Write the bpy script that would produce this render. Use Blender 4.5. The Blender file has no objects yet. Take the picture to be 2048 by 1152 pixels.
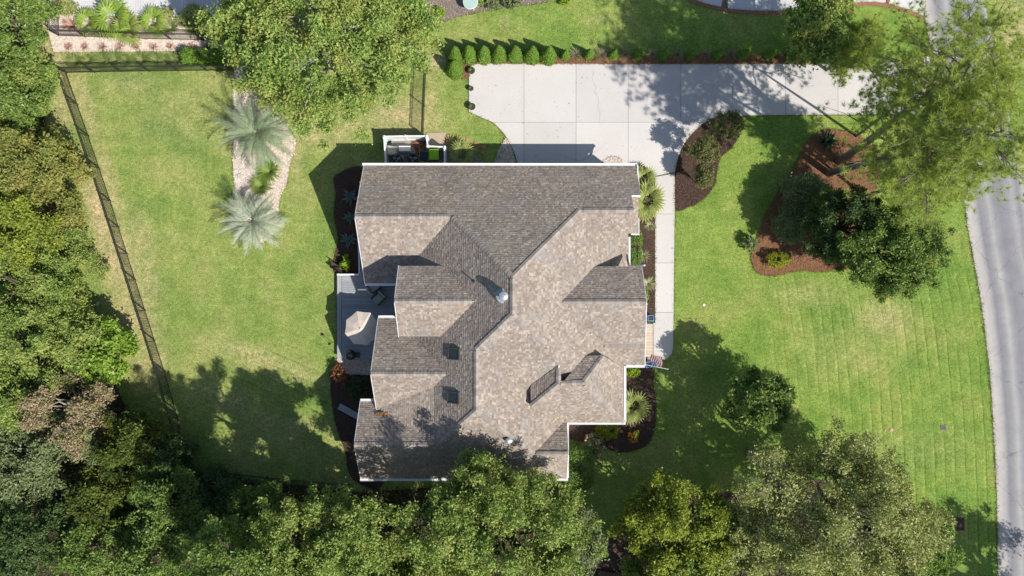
import bpy, math, random
import numpy as np
from mathutils import Vector, Matrix, Euler

# ------------------------------------------------------------------ camera, sky, sun, exposure
scene = bpy.context.scene
H, F = 47.0, 1365.333            # camera height (m) and focal length in photograph pixels
SUN_EL = math.radians(45.0)
SUN_XY = (0.79, -0.613)          # horizontal direction towards the sun
cam_d = bpy.data.cameras.new('camera'); cam_d.lens = 24; cam_d.sensor_width = 36; cam_d.clip_end = 4000
cam = bpy.data.objects.new('camera', cam_d); scene.collection.objects.link(cam)
cam.location = (0, 0, H); scene.camera = cam
world = bpy.data.worlds.new('World'); scene.world = world; world.use_nodes = True
wn = world.node_tree.nodes; wl = world.node_tree.links; wn.clear()
sky = wn.new('ShaderNodeTexSky'); sky.sky_type = 'NISHITA'; sky.sun_disc = False
sky.sun_elevation = SUN_EL; sky.sun_rotation = math.atan2(SUN_XY[0], SUN_XY[1])
bg = wn.new('ShaderNodeBackground'); bg.inputs['Strength'].default_value = 0.10
wo = wn.new('ShaderNodeOutputWorld'); wl.new(sky.outputs[0], bg.inputs[0]); wl.new(bg.outputs[0], wo.inputs[0])
sun_d = bpy.data.lights.new('sun', 'SUN'); sun_d.energy = 5.0; sun_d.angle = math.radians(0.55); sun_d.color = (1.0, 0.95, 0.87)
sun = bpy.data.objects.new('sun', sun_d); scene.collection.objects.link(sun)
ce = math.cos(SUN_EL)
sun.rotation_euler = Vector((-SUN_XY[0]*ce, -SUN_XY[1]*ce, -math.sin(SUN_EL))).to_track_quat('-Z', 'Y').to_euler()
sun.location = (30, -24, 60)
scene.view_settings.view_transform = 'Standard'; scene.view_settings.look = 'None'
scene.view_settings.exposure = 0.28; scene.view_settings.gamma = 1.0
scene.cycles.max_bounces = 6; scene.cycles.use_denoising = True

# ------------------------------------------------------------------ helpers
C = scene.collection
rnd = random.Random(11)
def W(px, py, z=0.0):
    k = (H - z) / F
    return Vector(((px - 1024) * k, (576 - py) * k, z))
def W2(px, py, z=0.0):
    p = W(px, py, z); return (p.x, p.y)
def mesh(name, verts, faces, mats=(), smooth=False, midx=None):
    me = bpy.data.meshes.new(name); me.from_pydata([tuple(v) for v in verts], [], faces)
    for m in (mats if isinstance(mats, (list, tuple)) else [mats]): me.materials.append(m)
    if midx is not None: me.polygons.foreach_set('material_index', midx)
    if smooth: me.polygons.foreach_set('use_smooth', [True]*len(me.polygons))
    me.update(); return me
def obj(name, me, parent=None, loc=(0,0,0), rot=(0,0,0), scale=(1,1,1)):
    o = bpy.data.objects.new(name, me); C.objects.link(o)
    if parent is not None: o.parent = parent
    o.location = loc; o.rotation_euler = rot; o.scale = scale
    return o
def tag(o, label=None, cat=None, group=None, kind=None):
    if label: o['label'] = label
    if cat: o['category'] = cat
    if group: o['group'] = group
    if kind: o['kind'] = kind
    return o
def thing(name, label, cat, loc=(0,0,0), rotz=0.0, group=None):
    o = bpy.data.objects.new(name, None); C.objects.link(o); o.empty_display_size = 0.3
    o.location = loc; o.rotation_euler = (0, 0, rotz)
    return tag(o, label, cat, group)
class MB:
    """collects shapes into one mesh"""
    def __init__(s): s.v = []; s.f = []; s.m = []; s.mi = 0
    def add(s, vs, fs):
        n = len(s.v); s.v += [tuple(v) for v in vs]; s.f += [tuple(i+n for i in f) for f in fs]; s.m += [s.mi]*len(fs); return s
    def box(s, x0, x1, y0, y1, z0, z1, mat=None, bev=0.0):
        if bev > 0:
            b = bev; P = []
            for z, i in ((z0, 0), (z1-b, 0), (z1, b)):
                P += [(x0+i,y0+i,z),(x1-i,y0+i,z),(x1-i,y1-i,z),(x0+i,y1-i,z)]
            fs = [(3,2,1,0),(8,9,10,11)]
            for k in (0, 4):
                fs += [(k+i, k+(i+1)%4, k+4+(i+1)%4, k+4+i) for i in range(4)]
        else:
            P = [(x0,y0,z0),(x1,y0,z0),(x1,y1,z0),(x0,y1,z0),(x0,y0,z1),(x1,y0,z1),(x1,y1,z1),(x0,y1,z1)]
            fs = [(3,2,1,0),(4,5,6,7),(0,1,5,4),(1,2,6,5),(2,3,7,6),(3,0,4,7)]
        if mat is not None: P = [mat @ Vector(p) for p in P]
        return s.add(P, fs)
    def beam(s, a, b, w, h):
        a = Vector(a); b = Vector(b); d = (b-a).normalized(); up = Vector((0,0,1))
        if abs(d.z) > .99: up = Vector((1,0,0))
        sd = d.cross(up).normalized(); u2 = sd.cross(d)
        P = []
        for c in (a, b):
            P += [c - sd*w/2 - u2*h/2, c + sd*w/2 - u2*h/2, c + sd*w/2 + u2*h/2, c - sd*w/2 + u2*h/2]
        return s.add(P, [(0,1,2,3),(7,6,5,4),(0,4,5,1),(1,5,6,2),(2,6,7,3),(3,7,4,0)])
    def tube(s, pts, rad, n=6, cap=True):
        pts = [Vector(p) for p in pts]; P = []; fs = []
        for i, p in enumerate(pts):
            d = (pts[min(i+1, len(pts)-1)] - pts[max(i-1, 0)]).normalized()
            ref = Vector((0,0,1)) if abs(d.z) < .9 else Vector((1,0,0))
            a = d.cross(ref).normalized(); b = d.cross(a)
            r = rad[i] if isinstance(rad, (list, tuple)) else rad
            P += [p + (a*math.cos(2*math.pi*k/n) + b*math.sin(2*math.pi*k/n))*r for k in range(n)]
        for i in range(len(pts)-1):
            fs += [(i*n+k, i*n+(k+1)%n, (i+1)*n+(k+1)%n, (i+1)*n+k) for k in range(n)]
        if cap: fs += [tuple(range(n-1, -1, -1)), tuple((len(pts)-1)*n+k for k in range(n))]
        return s.add(P, fs)
    def lathe(s, prof, n=20, c=(0,0,0), cap0=True, cap1=True):
        P = []; fs = []
        for r, z in prof:
            P += [(c[0]+r*math.cos(2*math.pi*k/n), c[1]+r*math.sin(2*math.pi*k/n), c[2]+z) for k in range(n)]
        for i in range(len(prof)-1):
            fs += [(i*n+k, i*n+(k+1)%n, (i+1)*n+(k+1)%n, (i+1)*n+k) for k in range(n)]
        if cap0: fs.append(tuple(range(n-1, -1, -1)))
        if cap1: fs.append(tuple((len(prof)-1)*n+k for k in range(n)))
        return s.add(P, fs)
    def prism(s, poly, z0, z1):
        n = len(poly)
        A = sum(poly[i][0]*poly[(i+1)%n][1] - poly[(i+1)%n][0]*poly[i][1] for i in range(n))
        if A < 0: poly = poly[::-1]
        P = [(p[0],p[1],z0) for p in poly] + [(p[0],p[1],z1) for p in poly]
        return s.add(P, [tuple(range(n-1,-1,-1)), tuple(range(n,2*n))] + [(i,(i+1)%n,n+(i+1)%n,n+i) for i in range(n)])
    def mesh(s, name, mats, smooth=False):
        return mesh(name, s.v, s.f, mats, smooth, s.m)
    def build(s, name, mats, parent=None, loc=(0,0,0), rot=(0,0,0), smooth=False):
        return obj(name, s.mesh(name, mats, smooth), parent, loc, rot)
def fast_mesh(name, V, Fs, mats, midx=None):
    """V (N,3) array, Fs (M,k) array of equal-sided faces"""
    me = bpy.data.meshes.new(name); k = Fs.shape[1]
    me.vertices.add(len(V)); me.vertices.foreach_set('co', np.ascontiguousarray(V, dtype=np.float32).ravel())
    me.loops.add(Fs.size); me.loops.foreach_set('vertex_index', np.ascontiguousarray(Fs, dtype=np.int32).ravel())
    me.polygons.add(len(Fs)); me.polygons.foreach_set('loop_start', np.arange(0, Fs.size, k, dtype=np.int32))
    for m in (mats if isinstance(mats, (list, tuple)) else [mats]): me.materials.append(m)
    if midx is not None: me.polygons.foreach_set('material_index', midx.astype(np.int32))
    me.update(calc_edges=True); return me
def smooth_line(pts, closed=False, step=6):
    """Catmull-Rom through 2D points"""
    n = len(pts); out = []
    for i in range(n if closed else n-1):
        g = (lambda j: pts[j % n]) if closed else (lambda j: pts[max(0, min(n-1, j))])
        p0, p1, p2, p3 = g(i-1), g(i), g(i+1), g(i+2)
        for k in range(step):
            t = k/step
            out.append(tuple(0.5*((2*b) + (-a+c)*t + (2*a-5*b+4*c-d)*t*t + (-a+3*b-3*c+d)*t**3) for a,b,c,d in zip(p0,p1,p2,p3)))
    if not closed: out.append(tuple(pts[-1]))
    return out
def px_poly(pts, z=0.0): return [W2(x, y, z) for x, y in pts]
def clip_half(poly, f):
    out = []
    for i in range(len(poly)):
        a, b = poly[i], poly[(i+1) % len(poly)]; fa, fb = f(a), f(b)
        if fa >= 0: out.append(a)
        if (fa > 0 and fb < 0) or (fa < 0 and fb > 0):
            t = fa/(fa-fb); out.append(tuple(x+(y-x)*t for x, y in zip(a, b)))
    return out
def clip_rect(poly, x0, x1, y0, y1):
    for f in (lambda p: p[0]-x0, lambda p: x1-p[0], lambda p: p[1]-y0, lambda p: y1-p[1]):
        poly = clip_half(poly, f)
        if len(poly) < 3: return []
    return poly
def inside(poly, X, Y):
    res = np.zeros(X.shape, bool); n = len(poly)
    for i in range(n):
        x1, y1 = poly[i]; x2, y2 = poly[(i+1) % n]
        if y1 == y2: continue
        c = ((y1 > Y) != (y2 > Y)) & (X < (x2-x1)*(Y-y1)/(y2-y1)+x1); res ^= c
    return res

# ------------------------------------------------------------------ materials
def nt(name):
    m = bpy.data.materials.new(name); m.use_nodes = True; t = m.node_tree; t.nodes.clear()
    out = t.nodes.new('ShaderNodeOutputMaterial'); return m, t, out
def N(t, typ, **kw):
    n = t.nodes.new(typ)
    for k, v in kw.items():
        if k in n.inputs: n.inputs[k].default_value = v
        else: setattr(n, k, v)
    return n
def rgb(c): return (c[0], c[1], c[2], 1.0)
def ramp(t, fac, stops):
    r = t.nodes.new('ShaderNodeValToRGB'); e = r.color_ramp.elements
    while len(e) < len(stops): e.new(0.5)
    for i, (p, c) in enumerate(stops): e[i].position = p; e[i].color = rgb(c)
    t.links.new(fac, r.inputs[0]); return r.outputs[0]
def mixc(t, fac, a, b, mode='MIX'):
    m = t.nodes.new('ShaderNodeMix'); m.data_type = 'RGBA'; m.blend_type = mode
    for s, v in ((0, fac), (6, a), (7, b)):
        if isinstance(v, (int, float)): m.inputs[s].default_value = v
        elif isinstance(v, tuple): m.inputs[s].default_value = rgb(v)
        else: t.links.new(v, m.inputs[s])
    return m.outputs[2]
def noise(t, scale, detail=4, rough=.6, vec=None, off=None):
    n = N(t, 'ShaderNodeTexNoise'); n.inputs['Scale'].default_value = scale; n.inputs['Detail'].default_value = detail; n.inputs['Roughness'].default_value = rough
    if vec is None:
        g = t.nodes.new('ShaderNodeNewGeometry'); vec = g.outputs['Position']
    t.links.new(vec, n.inputs['Vector']); return n.outputs['Fac']
def finish(t, out, col, rough=.8, bump=None, bstr=.3, bdist=.02, spec=.3, metal=0.0, alpha=None):
    p = N(t, 'ShaderNodeBsdfPrincipled'); p.inputs['Roughness'].default_value = rough; p.inputs['Metallic'].default_value = metal
    p.inputs['Specular IOR Level'].default_value = spec
    if isinstance(col, tuple): p.inputs['Base Color'].default_value = rgb(col)
    else: t.links.new(col, p.inputs['Base Color'])
    if bump is not None:
        b = N(t, 'ShaderNodeBump'); b.inputs['Strength'].default_value = bstr; b.inputs['Distance'].default_value = bdist
        t.links.new(bump, b.inputs['Height']); t.links.new(b.outputs[0], p.inputs['Normal'])
    t.links.new(p.outputs[0], out.inputs[0]); return p
def M(name, c1, c2=None, scale=6.0, rough=.75, bstr=0.0, bscale=None, bdist=.02, spec=.3, metal=0.0, var=0.0):
    """two-tone noisy material; var = colour change from one object to the next"""
    m, t, out = nt(name); c2 = c2 or tuple(x*.8 for x in c1)
    f = noise(t, scale, 5); col = ramp(t, f, [(.3, c1), (.7, c2)])
    if var > 0:
        oi = t.nodes.new('ShaderNodeObjectInfo'); mr = N(t, 'ShaderNodeMapRange'); t.links.new(oi.outputs['Random'], mr.inputs[0])
        mr.inputs[3].default_value = 1-var; mr.inputs[4].default_value = 1+var
        cm = N(t, 'ShaderNodeVectorMath', operation='SCALE'); t.links.new(col, cm.inputs[0]); t.links.new(mr.outputs[0], cm.inputs['Scale']); col = cm.outputs[0]
    finish(t, out, col, rough, noise(t, bscale or scale*4, 4) if bstr else None, bstr, bdist, spec, metal); return m
def leaf_mat(name, cols, trans=.3, rough=.5, patch=None, patch_scale=.6):
    """foliage: every leaf its own tone; patch = second tone in large patches of the plant"""
    m, t, out = nt(name); g = t.nodes.new('ShaderNodeNewGeometry')
    n = len(cols); col = ramp(t, g.outputs['Random Per Island'], [(i/(n-1) if n > 1 else 0, c) for i, c in enumerate(cols)])
    if patch:
        f = noise(t, patch_scale, 3); mr = N(t, 'ShaderNodeMapRange'); t.links.new(f, mr.inputs[0]); mr.inputs[1].default_value = .48; mr.inputs[2].default_value = .66
        col = mixc(t, mr.outputs[0], col, patch)
    p = finish(t, out, col, rough, spec=.18)
    tr = N(t, 'ShaderNodeBsdfTranslucent'); hs = N(t, 'ShaderNodeHueSaturation'); hs.inputs['Value'].default_value = 1.35; hs.inputs['Saturation'].default_value = 1.1
    t.links.new(col, hs.inputs['Color']); t.links.new(hs.outputs[0], tr.inputs[0])
    ms = N(t, 'ShaderNodeMixShader'); ms.inputs[0].default_value = trans
    t.links.new(p.outputs[0], ms.inputs[1]); t.links.new(tr.outputs[0], ms.inputs[2]); t.links.new(ms.outputs[0], out.inputs[0]); return m

MAT = {}
def sc(c, k): return tuple(x*k for x in c)
# concrete, with broad stains and fine grain
def concrete(name, base, dark):
    m, t, out = nt(name)
    a = noise(t, .35, 6, .65); b = noise(t, 14, 3); c = ramp(t, a, [(.3, dark), (.62, base)])
    c = mixc(t, .5, c, ramp(t, b, [(.3, sc(base, .86)), (.7, sc(base, 1.06))]))
    v = noise(t, 1.7, 8, .8); st = ramp(t, v, [(.70, (1,1,1)), (.78, (.83,.79,.75))]); c = mixc(t, 1.0, c, st, 'MULTIPLY')
    def cracks(scale, w, lo):
        g = t.nodes.new('ShaderNodeNewGeometry'); wn_ = N(t, 'ShaderNodeTexNoise'); wn_.inputs['Scale'].default_value = 1.1; wn_.inputs['Detail'].default_value = 5; t.links.new(g.outputs['Position'], wn_.inputs['Vector'])
        va = N(t, 'ShaderNodeVectorMath', operation='SCALE'); va.inputs['Scale'].default_value = .9; t.links.new(wn_.outputs['Color'], va.inputs[0])
        vb = N(t, 'ShaderNodeVectorMath', operation='ADD'); t.links.new(va.outputs[0], vb.inputs[0]); t.links.new(g.outputs['Position'], vb.inputs[1])
        vo = N(t, 'ShaderNodeTexVoronoi', feature='DISTANCE_TO_EDGE', voronoi_dimensions='2D'); vo.inputs['Scale'].default_value = scale; t.links.new(vb.outputs[0], vo.inputs['Vector'])
        return ramp(t, vo.outputs['Distance'], [(0, (lo,lo,lo)), (w, (1,1,1))])
    mk = N(t, 'ShaderNodeMapRange'); t.links.new(noise(t, .25, 2), mk.inputs[0]); mk.inputs[1].default_value = .52; mk.inputs[2].default_value = .60
    c = mixc(t, mk.outputs[0], c, mixc(t, 1.0, c, cracks(.17, .0035, .55), 'MULTIPLY'))
    oi = t.nodes.new('ShaderNodeObjectInfo'); mo = N(t, 'ShaderNodeMapRange'); t.links.new(oi.outputs['Random'], mo.inputs[0]); mo.inputs[3].default_value = .93; mo.inputs[4].default_value = 1.03
    cv = N(t, 'ShaderNodeVectorMath', operation='SCALE'); t.links.new(c, cv.inputs[0]); t.links.new(mo.outputs[0], cv.inputs['Scale']); c = cv.outputs[0]
    sp = noise(t, 5.5, 2, .5); c = mixc(t, 1.0, c, ramp(t, sp, [(.26, (.62,.60,.58)), (.31, (1,1,1))]), 'MULTIPLY')
    finish(t, out, c, .85, noise(t, 40, 3), .25, .004); return m
MAT['concrete'] = concrete('concrete', (.575,.545,.525), (.50,.47,.45))
MAT['concrete2'] = concrete('pale_concrete', (.60,.585,.57), (.50,.49,.475))
MAT['joint'] = M('joint_dirt', (.16,.13,.10), (.10,.085,.07), 8)
MAT['mulch'] = M('mulch', (.115,.070,.052), (.060,.038,.030), 22, .95, .9, 30, .05)
MAT['mulch_grey'] = M('grey_mulch', (.27,.20,.16), (.17,.125,.10), 18, .95, .8, 30, .04)
MAT['straw'] = M('pine_straw', (.30,.155,.08), (.16,.08,.045), 16, .95, .9, 26, .05)
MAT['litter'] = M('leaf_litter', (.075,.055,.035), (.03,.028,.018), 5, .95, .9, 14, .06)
MAT['gravel'] = M('pale_gravel', (.72,.62,.54), (.54,.44,.375), 30, .9, .8, 34, .03)
MAT['gravel_grey'] = M('grey_gravel', (.36,.33,.30), (.20,.19,.17), 26, .9, .9, 30, .03)
MAT['chip_brown'] = leaf_mat('bark_chips', [(.16,.095,.07), (.085,.052,.04), (.04,.027,.022)], 0, .95)
MAT['chip_straw'] = leaf_mat('straw_needles', [(.42,.23,.12), (.27,.14,.07), (.13,.07,.04)], 0, .9)
MAT['chip_pale'] = leaf_mat('pale_pebbles', [(.80,.71,.63), (.62,.51,.44), (.46,.38,.33)], 0, .9)
MAT['chip_grey'] = leaf_mat('grey_pebbles', [(.45,.42,.39), (.28,.26,.24), (.15,.14,.13)], 0, .9)
MAT['white'] = M('white_paint', (.80,.80,.80), (.74,.75,.76), 3, .45, spec=.4)
MAT['siding'] = M('pale_siding', (.55,.57,.60), (.50,.52,.55), 2, .6)
MAT['black_metal'] = M('black_metal', (.022,.022,.024), (.03,.03,.032), 5, .45, spec=.5)
MAT['grey_metal'] = M('grey_metal', (.50,.54,.56), (.40,.44,.46), 5, .4, metal=.6)
MAT['dark_plastic'] = M('dark_plastic', (.02,.024,.03), (.03,.035,.04), 5, .4, spec=.5)
MAT['bark'] = M('bark', (.16,.125,.10), (.075,.058,.048), 9, .95, .9, 22, .06)
MAT['bark_pale'] = M('pale_bark', (.42,.39,.34), (.24,.21,.18), 7, .95, .7, 18, .04)
MAT['bark_pine'] = M('pine_bark', (.30,.24,.205), (.15,.115,.095), 6, .95, 1.0, 14, .08)
MAT['wood_grey'] = M('grey_boards', (.36,.37,.39), (.27,.28,.30), 7, .8, .2, 30, .006, var=.12)
MAT['wood_brown'] = M('brown_boards', (.13,.085,.06), (.075,.05,.036), 9, .8, .2, 30, .006, var=.15)
MAT['brick'] = M('red_brick', (.33,.16,.10), (.22,.10,.07), 12, .9, .3, var=.15)
MAT['paver'] = M('orange_paver', (.42,.24,.12), (.32,.18,.10), 9, .9, .3, var=.14)
MAT['paver_grey'] = M('grey_paver', (.27,.24,.21), (.19,.17,.15), 9, .9, .3, var=.12)

# lawn: dry, lush and deep patches come from a map of the place; stripes are the mower's passes
def lawn_mat():
    m, t, out = nt('lawn')
    at = N(t, 'ShaderNodeAttribute', attribute_name='patch'); sep = N(t, 'ShaderNodeSeparateColor'); t.links.new(at.outputs['Color'], sep.inputs[0])
    am = N(t, 'ShaderNodeAttribute', attribute_name='mow'); sm = N(t, 'ShaderNodeSeparateColor'); t.links.new(am.outputs['Color'], sm.inputs[0])
    n1 = noise(t, .22, 5, .62); n2 = noise(t, 1.1, 5, .65); n3 = noise(t, 4.5, 4, .7); n4 = noise(t, 13, 4, .8)
    base = ramp(t, n1, [(.38, (.165,.245,.058)), (.50, (.218,.280,.074)), (.62, (.275,.300,.100))])
    lush = ramp(t, n1, [(.38, (.140,.238,.044)), (.52, (.190,.275,.056)), (.64, (.255,.295,.080))])
    c = mixc(t, sep.outputs[1], base, lush)
    dn = N(t, 'ShaderNodeMath', operation='MULTIPLY_ADD'); t.links.new(n2, dn.inputs[0]); dn.inputs[1].default_value = 1.5; dn.inputs[2].default_value = -.75
    dr = N(t, 'ShaderNodeMath', operation='ADD', use_clamp=True); t.links.new(sep.outputs[0], dr.inputs[0])
    dk = N(t, 'ShaderNodeMath', operation='MULTIPLY'); t.links.new(dn.outputs[0], dk.inputs[0]); t.links.new(sep.outputs[0], dk.inputs[1]); t.links.new(dk.outputs[0], dr.inputs[1])
    c = mixc(t, dr.outputs[0], c, ramp(t, n3, [(.3, (.38,.30,.165)), (.7, (.54,.43,.26))]))
    c = mixc(t, sep.outputs[2], c, (.12,.20,.05))
    # mower passes
    sn = N(t, 'ShaderNodeMath', operation='FRACT'); ml = N(t, 'ShaderNodeMath', operation='MULTIPLY_ADD'); ml.inputs[1].default_value = 30.0/.70; wb = N(t, 'ShaderNodeMath', operation='MULTIPLY'); wb.inputs[1].default_value = .35; t.links.new(noise(t, .5, 2), wb.inputs[0]); t.links.new(wb.outputs[0], ml.inputs[2])
    t.links.new(sm.outputs[0], ml.inputs[0]); t.links.new(ml.outputs[0], sn.inputs[0])
    sr = ramp(t, sn.outputs[0], [(.0, (.60,.66,.56)), (.09, (.66,.71,.62)), (.15, (1.30,1.20,1.25)), (.28, (1.22,1.14,1.18)), (.42, (1.0,1.0,1.0)), (.95, (.93,.95,.92)), (1.0, (.60,.66,.56))])
    mn = N(t, 'ShaderNodeMapRange'); t.links.new(noise(t, .3, 3), mn.inputs[0]); mn.inputs[1].default_value = .38; mn.inputs[2].default_value = .62; mn.inputs[3].default_value = .25; mn.inputs[4].default_value = 1.0
    mm = N(t, 'ShaderNodeMath', operation='MULTIPLY'); t.links.new(sm.outputs[1], mm.inputs[0]); t.links.new(mn.outputs[0], mm.inputs[1])
    c = mixc(t, mm.outputs[0], c, mixc(t, 1.0, c, sr, 'MULTIPLY'))
    c = mixc(t, .75, c, mixc(t, 1.0, c, ramp(t, n2, [(.36, (.76,.81,.74)), (.64, (1.20,1.15,1.18))]), 'MULTIPLY'))
    c = mixc(t, .85, c, mixc(t, 1.0, c, ramp(t, n3, [(.36, (.72,.77,.68)), (.64, (1.27,1.22,1.27))]), 'MULTIPLY'))
    c = mixc(t, .9, c, mixc(t, 1.0, c, ramp(t, n4, [(.38, (.50,.56,.46)), (.62, (1.46,1.40,1.48))]), 'MULTIPLY'))
    ad = N(t, 'ShaderNodeMath', operation='ADD'); t.links.new(n3, ad.inputs[0]); t.links.new(n4, ad.inputs[1])
    finish(t, out, c, .9, ad.outputs[0], .55, .06, spec=.1); return m
MAT['lawn'] = lawn_mat()
def asphalt():
    m, t, out = nt('asphalt')
    uv = N(t, 'ShaderNodeAttribute', attribute_name='across'); f = uv.outputs['Fac']
    wob = noise(t, .5, 4); ad = N(t, 'ShaderNodeMath', operation='MULTIPLY_ADD'); t.links.new(wob, ad.inputs[0]); ad.inputs[1].default_value = .05; t.links.new(f, ad.inputs[2])
    g = (.205,.205,.220); l = (.345,.335,.33); w = (.43,.40,.37)
    c = ramp(t, ad.outputs[0], [(.0, w), (.09, w), (.17, l), (.24, g), (.32, (.24,.24,.25)), (.40, l), (.48, (.24,.24,.255)), (.56, g), (.70, (.225,.225,.24)), (.80, (.30,.295,.30)), (.90, g), (1.0, l)])
    n = noise(t, 30, 4, .8); c = mixc(t, 1.0, c, ramp(t, n, [(.25, (.72,.72,.73)), (.75, (1.3,1.3,1.28))]), 'MULTIPLY')
    n = noise(t, .8, 6, .7); c = mixc(t, 1.0, c, ramp(t, n, [(.3, (.86,.86,.88)), (.7, (1.12,1.11,1.1))]), 'MULTIPLY')
    g = t.nodes.new('ShaderNodeNewGeometry'); wn_ = N(t, 'ShaderNodeTexNoise'); wn_.inputs['Scale'].default_value = 1.6; wn_.inputs['Detail'].default_value = 5; t.links.new(g.outputs['Position'], wn_.inputs['Vector'])
    vb = N(t, 'ShaderNodeVectorMath', operation='ADD'); t.links.new(wn_.outputs['Color'], vb.inputs[0]); t.links.new(g.outputs['Position'], vb.inputs[1])
    vo = N(t, 'ShaderNodeTexVoronoi', feature='DISTANCE_TO_EDGE', voronoi_dimensions='2D'); vo.inputs['Scale'].default_value = .30; t.links.new(vb.outputs[0], vo.inputs['Vector'])
    c = mixc(t, 1.0, c, ramp(t, vo.outputs['Distance'], [(0, (.62,.62,.63)), (.008, (1,1,1))]), 'MULTIPLY')
    finish(t, out, c, .9, noise(t, 60, 3), .4, .01); return m
MAT['asphalt'] = asphalt()
# roof shingles: every shingle its own tone, weathering in broad patches
def shingle_mat():
    m, t, out = nt('asphalt_shingles'); g = t.nodes.new('ShaderNodeNewGeometry')
    c = ramp(t, g.outputs['Random Per Island'], [(0, (.225,.183,.150)), (.30, (.268,.224,.190)), (.60, (.300,.256,.220)), (.85, (.335,.290,.252)), (1, (.425,.372,.328))])
    n = noise(t, .5, 5, .6); c = mixc(t, 1.0, c, ramp(t, n, [(.3, (.88,.88,.90)), (.7, (1.12,1.10,1.07))]), 'MULTIPLY')
    n = noise(t, .9, 3, .5); mr = N(t, 'ShaderNodeMapRange'); t.links.new(n, mr.inputs[0]); mr.inputs[1].default_value = .56; mr.inputs[2].default_value = .70; mr.inputs[4].default_value = .45
    c = mixc(t, mr.outputs[0], c, (.27,.265,.265))
    n = noise(t, 25, 3, .7); c = mixc(t, 1.0, c, ramp(t, n, [(.3, (.82,.82,.82)), (.7, (1.16,1.16,1.16))]), 'MULTIPLY')
    finish(t, out, c, .95, noise(t, 60, 2), .3, .006, spec=.15); return m
MAT['shingle'] = shingle_mat()
MAT['cap'] = M('ridge_cap_shingle', (.33,.29,.26), (.27,.235,.21), 6, .95, .3, 60, .005, var=.22)
# ------------------------------------------------------------------ the ground
ROAD_L = [(1826,-90),(1836,-40),(1848,30),(1872,150),(1893,240),(1910,320),(1927,398),(1942,493),(1965,624),(1980,760),(1989,900),(1994,1040),(1996,1152),(1998,1260)]
road_left = [W2(*p) for p in smooth_line(ROAD_L, False, 6)]
def build_lawn():
    def axis(a, d): 
        core = np.arange(-a, a+1e-6, d); ext = a + np.cumsum(np.array([1,1.5,2.5,4,7,12,20,35,60,110,200,350,600.]))
        return np.concatenate([-ext[::-1], core, ext])
    xs, ys = axis(36, .5), axis(21, .5); X, Y = np.meshgrid(xs, ys); nx, ny = len(xs), len(ys)
    V = np.stack([X.ravel(), Y.ravel(), np.zeros(X.size)], 1)
    i = (np.arange(ny-1)[:,None]*nx + np.arange(nx-1)[None,:]).ravel()
    Fs = np.stack([i, i+1, i+nx+1, i+nx], 1)
    me = fast_mesh('lawn', V, Fs, MAT['lawn'])
    PX, PY = 1024 + X.ravel()*F/H, 576 - Y.ravel()*F/H
    dry = np.zeros(X.size); deep = np.zeros(X.size)
    def blob(a, x, y, rx, ry, s, rot=0.0):
        c, q = math.cos(rot), math.sin(rot); dx, dy = PX-x, PY-y; u, v = dx*c+dy*q, -dx*q+dy*c
        np.maximum(a, s*np.exp(-((u/rx)**2 + (v/ry)**2)), out=a)
    for x, y, rx, ry, s, r in [(85,60,30,70,.7,0),(105,130,55,40,.75,0),(130,215,28,60,.55,.2),(200,430,22,110,.85,-.3),(235,520,35,90,.8,-.3),(262,640,45,70,.65,-.3),
        (278,600,14,150,.75,-.28),(175,215,14,90,.55,-.3),(225,380,12,120,.6,-.3),(305,730,30,50,.6,0),(640,270,60,25,.55,0),(800,235,60,40,.75,0),(866,125,30,18,.8,0),(863,210,10,60,.45,0),
        (590,300,18,60,.45,0),(700,250,60,20,.5,0),(300,90,200,14,.5,0),(260,170,60,20,.32,0),(500,710,90,18,.45,.35),(590,745,90,14,.35,.35),(460,800,60,20,.35,.2),(560,850,60,16,.4,0),
        (285,480,25,60,.45,-.3),(1770,640,60,40,.45,0),(1620,590,90,30,.25,0),(1190,40,20,12,.3,0),(1010,45,10,10,.5,0),(1700,700,120,60,.18,0),(1930,150,60,80,.15,0),(2030,60,40,90,.65,0),(2045,360,16,90,.8,0),
        (370,230,120,60,.2,0),(1830,900,160,40,.12,0),(300,560,16,60,.5,-.3)]: blob(dry, x, y, rx, ry, s, r)
    for x, y, rx, ry, s, r in [(330,260,60,16,.55,.8),(300,210,14,50,.35,0),(390,310,50,14,.4,.3),(500,640,80,40,.15,0),(1900,640,70,260,.22,-.1),(1480,600,90,40,.14,0),(260,160,70,10,.3,0)]: blob(deep, x, y, rx, ry, s, r)
    def ss(a, b, v): 
        t = np.clip((v-a)/(b-a), 0, 1); return t*t*(3-2*t)
    lush = ss(860, 1100, PX)*.55 + ss(1280, 1500, PX)*.45
    col = np.stack([dry, lush, deep, np.ones_like(dry)], 1).astype(np.float32)
    a = me.color_attributes.new('patch', 'FLOAT_COLOR', 'POINT'); a.data.foreach_set('color', col.ravel())
    ry = np.array([p[1] for p in road_left])[::-1]; rx = np.array([p[0] for p in road_left])[::-1]
    u = np.interp(Y.ravel(), ry, rx) - X.ravel()
    mask = ss(1430, 1680, PX)*ss(430, 560, PY)*.9
    left = PX < 720; ul = (X.ravel()*.40 + Y.ravel()*.917)*.8
    ml = np.exp(-(((PX-560)/150)**2 + ((PY-770)/90)**2))*.8
    u = np.where(left, ul, u); mask = np.where(left, ml, mask)
    col = np.stack([u/30.0, mask, mask*0, np.ones_like(u)], 1).astype(np.float32)
    a = me.color_attributes.new('mow', 'FLOAT_COLOR', 'POINT'); a.data.foreach_set('color', col.ravel())
    o = obj('lawn', me); tag(o, 'mown green lawn around the house, dry along the fence', 'lawn', kind='structure'); return o
LAWN = build_lawn()
EDGES = []
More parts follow.
